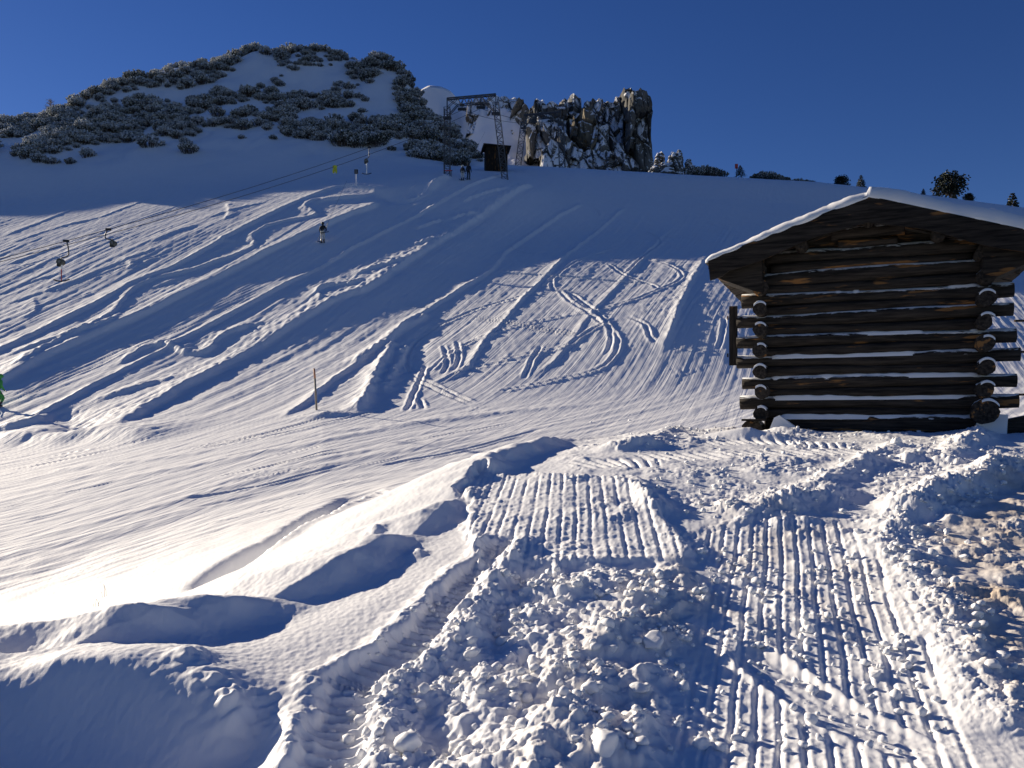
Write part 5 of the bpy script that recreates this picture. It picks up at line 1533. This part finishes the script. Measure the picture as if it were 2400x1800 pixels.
# cabin beside the track
cb = at(1162, 396, 104); cab = empty('operator_cabin', cb, math.radians(6)); tag(cab, 'small dark wooden lift cabin with sloping roof behind the near pylon', 'cabin')
W_, D_, Hf, Hb = 2.6, 2.4, 2.35, 2.95
nb = 10
for k in range(nb):
    x0_ = -W_ / 2 + W_ * k / nb + 0.008; x1_ = -W_ / 2 + W_ * (k + 1) / nb - 0.008
    mb = MB(); mb.box(((x0_ + x1_) / 2, -D_ / 2, Hf / 2 - 0.3), (x1_ - x0_, 0.05, Hf + 0.6)); mb.build('wall_board', M_HUTDARK, cab)
for sx in (-1, 1):
    mb = MB(); mb.prism([(-D_ / 2, -0.6), (D_ / 2, -0.6), (D_ / 2, Hb), (-D_ / 2, Hf)], (0.05, 0, 0), (sx * W_ / 2 - 0.025, 0, 0), (0, 1, 0), (0, 0, 1)); mb.build('side_wall', M_HUTDARK, cab)
mb = MB(); mb.box((0, D_ / 2, Hb / 2 - .3), (W_, 0.05, Hb + .6)); mb.build('back_wall', M_HUTDARK, cab)
mb = MB(); mb.prism([(-W_ / 2 - 0.55, -0.55), (-W_ / 2 - 0.30, 0.22), (W_ / 2 + 0.45, 0.02), (W_ / 2 + 0.38, -0.10), (-W_ / 2 - .12, 0.08)], (0, D_ + 0.7, 0), (0, -D_ / 2 - 0.4, Hf + 0.02)); mb.build('roof', M_BOARD, cab)
mb = MB(); mb.box((0.35, -D_ / 2 - 0.04, 0.85), (0.8, 0.04, 1.9)); dr_ = mb.build('door', M_PLANKZ, cab)
mb = MB(); mb.box((0.05, -D_ / 2 - 0.08, 0.85), (0.05, 0.05, 0.12)); mb.build('handle', M_STEEL, dr_)

# signs and poles
g = gp(835, 441); sg_ = empty('piste_sign', (g[0], g[1], ground_z(g[0], g[1]))); tag(sg_, 'small dark square sign on a thin pale post below the scrub', 'sign')
k_ = g[1] / F
mb = MB(); mb.tube([(0, 0, -0.3), (0, 0, 28 * k_)], 0.035, 8); mb.build('post', M_WHITE, sg_)
mb = MB(); mb.box((0.0, -0.05, 33 * k_), (8.5 * k_, 0.04, 10.5 * k_)); pl_ = mb.build('plate', M_BLACK, sg_)
mb = MB(); mb.box((0.0, -0.085, 33 * k_), (3.0 * k_, 0.02, 7.0 * k_)); mb.build('symbol', M_GREY, pl_)
g = at(1726, 415, 112); rm = empty('piste_marker', g); tag(rm, 'red piste marker on a pole on the skyline', 'marker')
mb = MB(); mb.tube([(0, 0, -0.6), (0, 0, 1.3)], 0.04, 8); mb.build('pole', M_PLANKZ, rm)
mb = MB(); mb.tube([(0, -0.03, 1.38), (0, 0.03, 1.38)], 0.02, 6); mb.box((0, 0, 1.42), (0.40, 0.04, 0.62)); mb.build('plate', M_RED, rm)
g = gp(743, 962); pz = ground_z(g[0], g[1]); k_ = g[1] / F
pl_ = empty('slalom_pole', (g[0], g[1], pz)); tag(pl_, 'slim wooden marker pole standing at the foot of the piste', 'pole')
mb = MB(); mb.tube([(0, 0, -0.4), (-5 * k_, 0, 74 * k_)], 0.045, 8); mb.build('shaft', plain('weathered_pole', (0.28, 0.24, 0.19), 0.8, 0, .3, 4.0), pl_, True)
mb = MB(); mb.tube([(-5 * k_, 0, 74 * k_), (-7 * k_, 0, 97 * k_)], 0.046, 8); mb.build('tip', plain('orange_tape', (0.5, 0.24, 0.14), 0.6), pl_, True)
# ------------------------------------------------------------------ skiers
M_SKIN = plain('skin', (0.45, 0.28, 0.21), 0.6)
M_JBLACK = plain('black_jacket', (0.010, 0.011, 0.014), 0.7, 0, .3, 10)
M_PWHITE = plain('pale_ski_trousers', (0.50, 0.50, 0.47), 0.7, 0, .1, 10)
M_PDARK = plain('dark_ski_trousers', (0.012, 0.012, 0.015), 0.7)
M_GREEN = plain('green_ski_suit', (0.05, 0.30, 0.06), 0.7, 0, .2, 8)
M_ORANGE = plain('orange_panel', (0.5, 0.12, 0.03), 0.7)
M_HELMET = plain('dark_helmet', (0.02, 0.02, 0.025), 0.35)
M_HPALE = plain('pale_helmet', (0.55, 0.55, 0.55), 0.35)
M_SKI = plain('ski_top', (0.03, 0.03, 0.05), 0.35)
M_BOOT = plain('ski_boot', (0.02, 0.02, 0.022), 0.4)

J0 = dict(pelvis=(0, 0, .93), waist=(0, .02, 1.08), chest=(0, .03, 1.30), neck=(0, .02, 1.47), head=(0, .04, 1.60), crown=(0, .04, 1.73),
          ls=(-.18, .02, 1.40), le=(-.27, .0, 1.14), lw=(-.25, .14, .93), lh=(-.24, .20, .87), rs=(.18, .02, 1.40), re=(.27, .0, 1.14), rw=(.25, .14, .93), rh=(.24, .20, .87),
          lhip=(-.10, 0, .90), lk=(-.12, .08, .49), la=(-.12, -.02, .10), lt=(-.12, .17, .06), rhip=(.10, 0, .90), rk=(.12, .08, .49), ra=(.12, -.02, .10), rt=(.12, .17, .06))
RAD = dict(pelvis=.155, waist=.15, chest=.175, neck=.062, head=.095, crown=.075, ls=.085, le=.066, lw=.05, lh=.045, rs=.085, re=.066, rw=.05, rh=.045,
           lhip=.105, lk=.078, la=.07, lt=.05, rhip=.105, rk=.078, ra=.07, rt=.05)
BONES = [('pelvis', 'waist'), ('waist', 'chest'), ('chest', 'neck'), ('neck', 'head'), ('head', 'crown'), ('chest', 'ls'), ('ls', 'le'), ('le', 'lw'), ('lw', 'lh'), ('chest', 'rs'), ('rs', 're'), ('re', 'rw'), ('rw', 'rh'),
         ('pelvis', 'lhip'), ('lhip', 'lk'), ('lk', 'la'), ('la', 'lt'), ('pelvis', 'rhip'), ('rhip', 'rk'), ('rk', 'ra'), ('ra', 'rt')]
GRP = dict(pelvis=1, waist=0, chest=0, neck=2, head=2, crown=2, ls=0, le=0, lw=0, lh=3, rs=0, re=0, rw=0, rh=3, lhip=1, lk=1, la=3, lt=3, rhip=1, rk=1, ra=3, rt=3)

def person(label, loc, rz, mats, over=None, scale=1.0, helmet=M_HELMET, skis=True, poles=True, pole_side=(-1,), group=None, ski_len=1.55, tilt=0.0):
    J = dict(J0); J.update(over or {})
    names = list(J); ix = {n: i for i, n in enumerate(names)}
    me = bpy.data.meshes.new('person')
    me.from_pydata([J[n] for n in names], [(ix[a], ix[b]) for a, b in BONES], [])
    tmp = bpy.data.objects.new('person_tmp', me); col.objects.link(tmp)
    sk_ = tmp.modifiers.new('skin', 'SKIN')
    for i, n in enumerate(names):
        r = RAD[n]; me.skin_vertices[0].data[i].radius = (r, r)
        me.skin_vertices[0].data[i].use_root = (n == 'pelvis')
    ss = tmp.modifiers.new('sub', 'SUBSURF'); ss.levels = 1; ss.render_levels = 1
    dg = bpy.context.evaluated_depsgraph_get()
    nm = bpy.data.meshes.new_from_object(tmp.evaluated_get(dg))
    bpy.data.objects.remove(tmp)
    nm.materials.clear()
    for m in mats: nm.materials.append(m)
    P = np.array([J[n] for n in names]); G = [GRP[n] for n in names]
    for p in nm.polygons:
        c = np.array(p.center); k = int(np.argmin(((P - c) ** 2).sum(1)))
        p.material_index = G[k]; p.use_smooth = True
    root = empty('person', loc, rz); root.scale = (scale,) * 3
    tag(root, label, 'person', group)
    b = bpy.data.objects.new('body', nm); col.objects.link(b); b.parent = root
    hd = Vector(J['head'])
    bm = bmesh.new(); bmesh.ops.create_icosphere(bm, subdivisions=2, radius=0.145)
    for v in bm.verts:
        v.co.z *= 0.95; v.co.y *= 1.12
        v.co += hd + Vector((0, 0, 0.07))
    bmesh.ops.delete(bm, geom=[v for v in bm.verts if v.co.z < hd.z - 0.03], context='VERTS')
    hm = bpy.data.meshes.new('helmet'); bm.to_mesh(hm); bm.free(); hm.materials.append(helmet)
    for p in hm.polygons: p.use_smooth = True
    ho = bpy.data.objects.new('helmet', hm); col.objects.link(ho); ho.parent = root
    # hands: palm with five fingers
    for sgn, w in ((-1, 'lh'), (1, 'rh')):
        mb = MB(); h0 = Vector(J[w])
        for k in range(4):
            a = h0 + Vector((sgn * (-.03 + .02 * k), .02, -.01)); q = a + Vector((0, .05 + .008 * (k in (1, 2)), -.02)); mb.tube([a, q, q + Vector((0, -.005, -.035))], [.012, .011, .009], 5)
        a = h0 + Vector((-sgn * .03, 0, 0)); mb.tube([a, a + Vector((-sgn * .03, .03, -.005)), a + Vector((-sgn * .025, .055, -.02))], [.013, .012, .01], 5)
        mb.build('glove', mats[3], root, True)
    if skis:
        for f in ('la', 'ra'):
            x0_ = J[f][0]; pts = []
            mb = MB()
            prof = [(-ski_len * .42, .03), (-ski_len * .40, 0.005), (ski_len * .42, 0.005), (ski_len * .50, .05), (ski_len * .56, .13)]
            for (y0_, h0_), (y1_, h1_) in zip(prof[:-1], prof[1:]):
                mb.bar((x0_, y0_, h0_), (x0_, y1_, h1_), 0.10, 0.022)
            mb.build('ski', M_SKI, root)
    if poles:
        for s_ in pole_side:
            h0 = Vector(J['lh'] if s_ < 0 else J['rh'])
            tip = h0 + Vector((s_ * 0.12, -0.45, -0.86))
            mb = MB(); mb.tube([h0 + Vector((0, .03, .08)), tip], 0.013, 6); mb.tube([tip + Vector((0, 0, .06)), tip + Vector((0, 0, .075))], .05, 8); mb.build('ski_pole', M_SKI, root)
    return root
TRK = Vector(gp(1043, 440)) - Vector(gp(600, 690))
rz_up = math.atan2(TRK.y, TRK.x) - math.pi / 2                       # facing up the track
def stand(px, py):
    g = gp(px, py); return (g[0], g[1], ground_z(g[0], g[1]) + 0.02)
def tow_bar(loc, rz, x_, R, label):
    root = empty('tow_bar', loc, rz); tag(root, label, 'tow bar', 'tow bars behind towed skiers')
    mb = MB(); mb.tube([(x_ - .12, -.17, .80), (x_ + .22, -.17, .83), (x_ + .62, -.15, .90)], .032, 8); mb.build('cross_bar', M_BLACK, root)
    mb = MB(); mb.tube([(x_ + .27, -.15, .84), (x_ + .33, .35, 1.75)], .022, 6); mb.build('stick', M_BLACK, root)
    mb = MB(); mb.tube([(x_ + .33, .35, 1.75), (x_ + .7, 4.0, 6.4)], .008, 5); mb.build('cord', M_ROPE, root)
s_ = stand(756, 571)
person('skier in black jacket and pale trousers towed alone up the lift track', s_, rz_up + 0.25, [M_JBLACK, M_PWHITE, M_JBLACK, M_BOOT], dict(rw=(.22, .26, 1.10), rh=(.19, .32, 1.16), re=(.30, .08, 1.16)), 1.0)
tow_bar(s_, rz_up + 0.25, 0, R1, 'black cross bar behind the lone towed skier')
s_ = stand(1084, 424)
person('left of the two skiers at the pylon, in pale trousers', s_, rz_up, [M_JBLACK, M_PWHITE, M_JBLACK, M_BOOT], None, 0.93, M_HPALE, poles=False)
s2_ = stand(1098, 422)
person('right of the two skiers at the pylon, all in dark clothes', s2_, rz_up, [M_JBLACK, M_PDARK, M_JBLACK, M_BOOT], None, 1.02, poles=False)
tow_bar(s_, rz_up, 0.1, R1, 'cross bar behind the pair of skiers at the pylon')
s_ = stand(-4, 954)
person('skier in a green suit cut off by the left picture edge', s_, rz_up - 0.1, [M_GREEN, M_GREEN, M_GREEN, M_BOOT], dict(lk=(-.14, .2, .50), rk=(.15, .2, .50), pelvis=(0, -.08, .9), lhip=(-.10, -.08, .88), rhip=(.10, -.08, .88), chest=(0, .06, 1.27), ls=(-.18, .05, 1.37), rs=(.18, .05, 1.37), neck=(0, .07, 1.44), head=(0, .1, 1.56), crown=(0, .11, 1.69)), 1.0, M_GREEN, poles=False)
# ------------------------------------------------------------------ loose clods of snow on the churned ground
def clod_mesh(seed, sub=3):
    r_ = np.random.default_rng(seed)
    bm = bmesh.new(); bmesh.ops.create_icosphere(bm, subdivisions=sub, radius=1.0)
    co = np.array([v.co[:] for v in bm.verts])
    nrm = r_.normal(size=(7, 3)); nrm /= np.linalg.norm(nrm, axis=1)[:, None]
    off = r_.uniform(0.42, 0.85, 7)
    for n_, o_ in zip(nrm, off):                       # broken faces
        dd = co @ n_ - o_
        co -= np.where(dd > 0, dd * 0.85, 0)[:, None] * n_
    k = 1 + 0.2 * fbm3(co[:, 0] * 1.6 + seed, co[:, 1] * 1.6, co[:, 2] * 1.6, 3, 601) - 0.22 * np.abs(perlin3(co[:, 0] * 2.6, co[:, 1] * 2.6 + seed, co[:, 2] * 2.6, 621)) + 0.05 * fbm3(co[:, 0] * 5 + seed, co[:, 1] * 5, co[:, 2] * 5, 2, 611)
    co = co * k[:, None] * np.array([1, r_.uniform(.75, 1.1), r_.uniform(.6, .85)])
    for v, c in zip(bm.verts, co): v.co = c
    me = bpy.data.meshes.new('snow_clod'); bm.to_mesh(me); bm.free()
    me.polygons.foreach_set('use_smooth', np.ones(len(me.polygons), bool))
    me.materials.append(M_SNOW2)
    return me
CLODS = [clod_mesh(s, 3) for s in range(6)]
SMALL = [clod_mesh(s + 20, 2) for s in range(6)]
cr_ = random.Random(33)
def clod(px, py, r, label, group=None, me=None, sink=0.15):
    r = r * (0.6 if me is None else 0.75)
    g = gp(px, py)
    z_ = ground_z(g[0], g[1])
    o = bpy.data.objects.new('snow_clod', me or CLODS[cr_.randrange(6)]); col.objects.link(o)
    o.location = (g[0], g[1], z_ + r * sink); o.rotation_euler = (cr_.uniform(-.5, .5), cr_.uniform(-.5, .5), cr_.uniform(0, 6.28)); o.scale = (r, r * cr_.uniform(.8, 1.1), r * cr_.uniform(.75, 1.1))
    tag(o, label, 'snow clod', group or 'larger clods of snow')
for px, py, r, lab in (
    (2012, 1258, .075, 'round loose clod on the lane below the middle windrow'), (2100, 1055, .15, 'big blocky lump of snow in front of the hut wall'), (2150, 1050, .13, 'second blocky lump right of the big one before the hut'),
    (2093, 1190, .10, 'pale clod between the windrow and the hut'), (1484, 1395, .13, 'large pale clod below the right end of the slab'), (1645, 1745, .10, 'angular clod at the bottom edge of the lane'),
    (1417, 1790, .16, 'largest lump of snow at the bottom edge of the picture'), (1384, 1660, .10, 'upright clod in the middle of the churned snow'), (1535, 1530, .13, 'clod on the crest above the lane'),
    (955, 1765, .15, 'broad lump at the bottom beside the furrow'), (1074, 1735, .10, 'clod right of the broad lump beside the furrow'), (1139, 1385, .075, 'pointed clod at the top of the furrow'),
    (1155, 1625, .08, 'clod on the shaded trough right of the furrow'), (2270, 1290, .055, 'clod on the soiled snow nearest the berm top'), (2258, 1325, .07, 'pale clod on the soiled snow below the berm bend'),
    (2217, 1392, .06, 'clod at the foot of the berm on the soiled snow'), (2310, 1285, .05, 'small clod furthest right on the soiled snow'), (1330, 1500, .09, 'clod left of the shaded crest'), (1250, 1560, .10, 'rounded clod amid the churned snow left of centre'),
    (1200, 1700, .09, 'clod near the bottom left of the churned snow'), (1500, 1640, .11, 'clod at the shaded foot of the crest'), (1700, 1100, .07, 'clod on the crumbs in front of the hut, left part'), (1810, 1155, .08, 'clod on the middle windrow'),
    (1900, 1690, .08, 'clod at the lower edge of the slid band'), (2050, 1580, .07, 'clod between lane and right berm'), (1330, 1130, .06, 'small clod at the far edge of the slab'), (1475, 985, .10, 'pale lump on the far rim of the knoll'), (1385, 990, .10, 'lump at the left end of the far rim')):
    clod(px, py, r, lab)
PLACES = [('clod lying on the churned snow below the slab', 'clods on the churned snow', [(720, 1790), (900, 1540), (1110, 1345), (1560, 1345), (1560, 1500), (1520, 1780)], 60, .035, .075),
          ('clod along the white berm at the right', 'clods along the right berm', [(2390, 1090), (2130, 1230), (2090, 1290), (2200, 1440), (2390, 1720), (2390, 1600), (2230, 1380), (2180, 1270)], 40, .03, .07),
          ('crumb of snow on the trodden ground before the hut', 'crumbs before the hut', [(1450, 1010), (2350, 1030), (2150, 1180), (1950, 1230), (1660, 1230), (1520, 1120)], 46, .025, .06),
          ('clod strewn over the ribbed lane', 'clods on the ribbed lane', [(1680, 1270), (1960, 1270), (2200, 1760), (1600, 1760)], 24, .025, .055)]
def rnd_in(P):
    x0, x1, y0, y1 = min(p[0] for p in P), max(p[0] for p in P), min(p[1] for p in P), max(p[1] for p in P)
    while True:
        a, b = cr_.uniform(x0, x1), cr_.uniform(y0, y1)
        if inpoly(a, b, P): return a, b
for lab, grp, P, n, r0, r1 in PLACES:
    for k in range(n):
        a, b = rnd_in(P)
        clod(a, b, r0 + (r1 - r0) * cr_.random() ** 2, lab, grp, SMALL[cr_.randrange(6)])
# the smaller crumbs nobody could count
pts = []
GPX, GPY = X[:iN], Y[:iN]
for (lab, grp, P, n, r0, r1), cnt in zip(PLACES, (900, 700, 1100, 400)):
    W = np.array([gp(*p)[:2] for p in P])
    x0, x1, y0, y1 = W[:, 0].min(), W[:, 0].max(), W[:, 1].min(), W[:, 1].max()
    poly = [tuple(w) for w in W]
    xs_ = rng.uniform(x0, x1, cnt * 4); ys_ = rng.uniform(y0, y1, cnt * 4)
    sd_ = poly_sd(xs_, ys_, poly)
    clump = perlin(xs_ / 0.5, ys_ / 0.5, 631) + 0.5 * perlin(xs_ / 0.17, ys_ / 0.17, 632)
    keep = np.nonzero((sd_ > -0.12) & (clump > -0.15))[0][:cnt]
    for k in keep:
        r = 0.006 + 0.045 * rng.random() ** 3.2
        pts.append((xs_[k], ys_[k], ground_z(xs_[k], ys_[k]) + r * 0.35, rng.uniform(0, 6.28), r, int(rng.integers(0, 6))))
TINY = [clod_mesh(s + 40, 1) for s in range(6)]
scatter('snow_crumbs', pts, TINY, 'fine crumbs of snow strewn over the churned ground')
# dry stalks poking out of the bank
for px, py, n in ((216, 1425, 4), (240, 1400, 3)):
    g = gp(px, py); t_ = empty('dry_stalk', (g[0], g[1], ground_z(g[0], g[1]))); tag(t_, 'thin dry stalks poking through the bright bank, ' + ('left tuft' if px == 216 else 'right tuft'), 'stalk', 'dry stalks in the snow')
    for k in range(n):
        mb = MB(); a = cr_.uniform(-.5, .5); h_ = cr_.uniform(.08, .20)
        mb.tube([(0.03 * k, 0, -.05), (0.03 * k + a * h_ * .4, 0.02, h_ * .6), (0.03 * k + a * h_, .03, h_)], [.003, .0025, .0015], 4); mb.build('stem', M_DRY, t_)
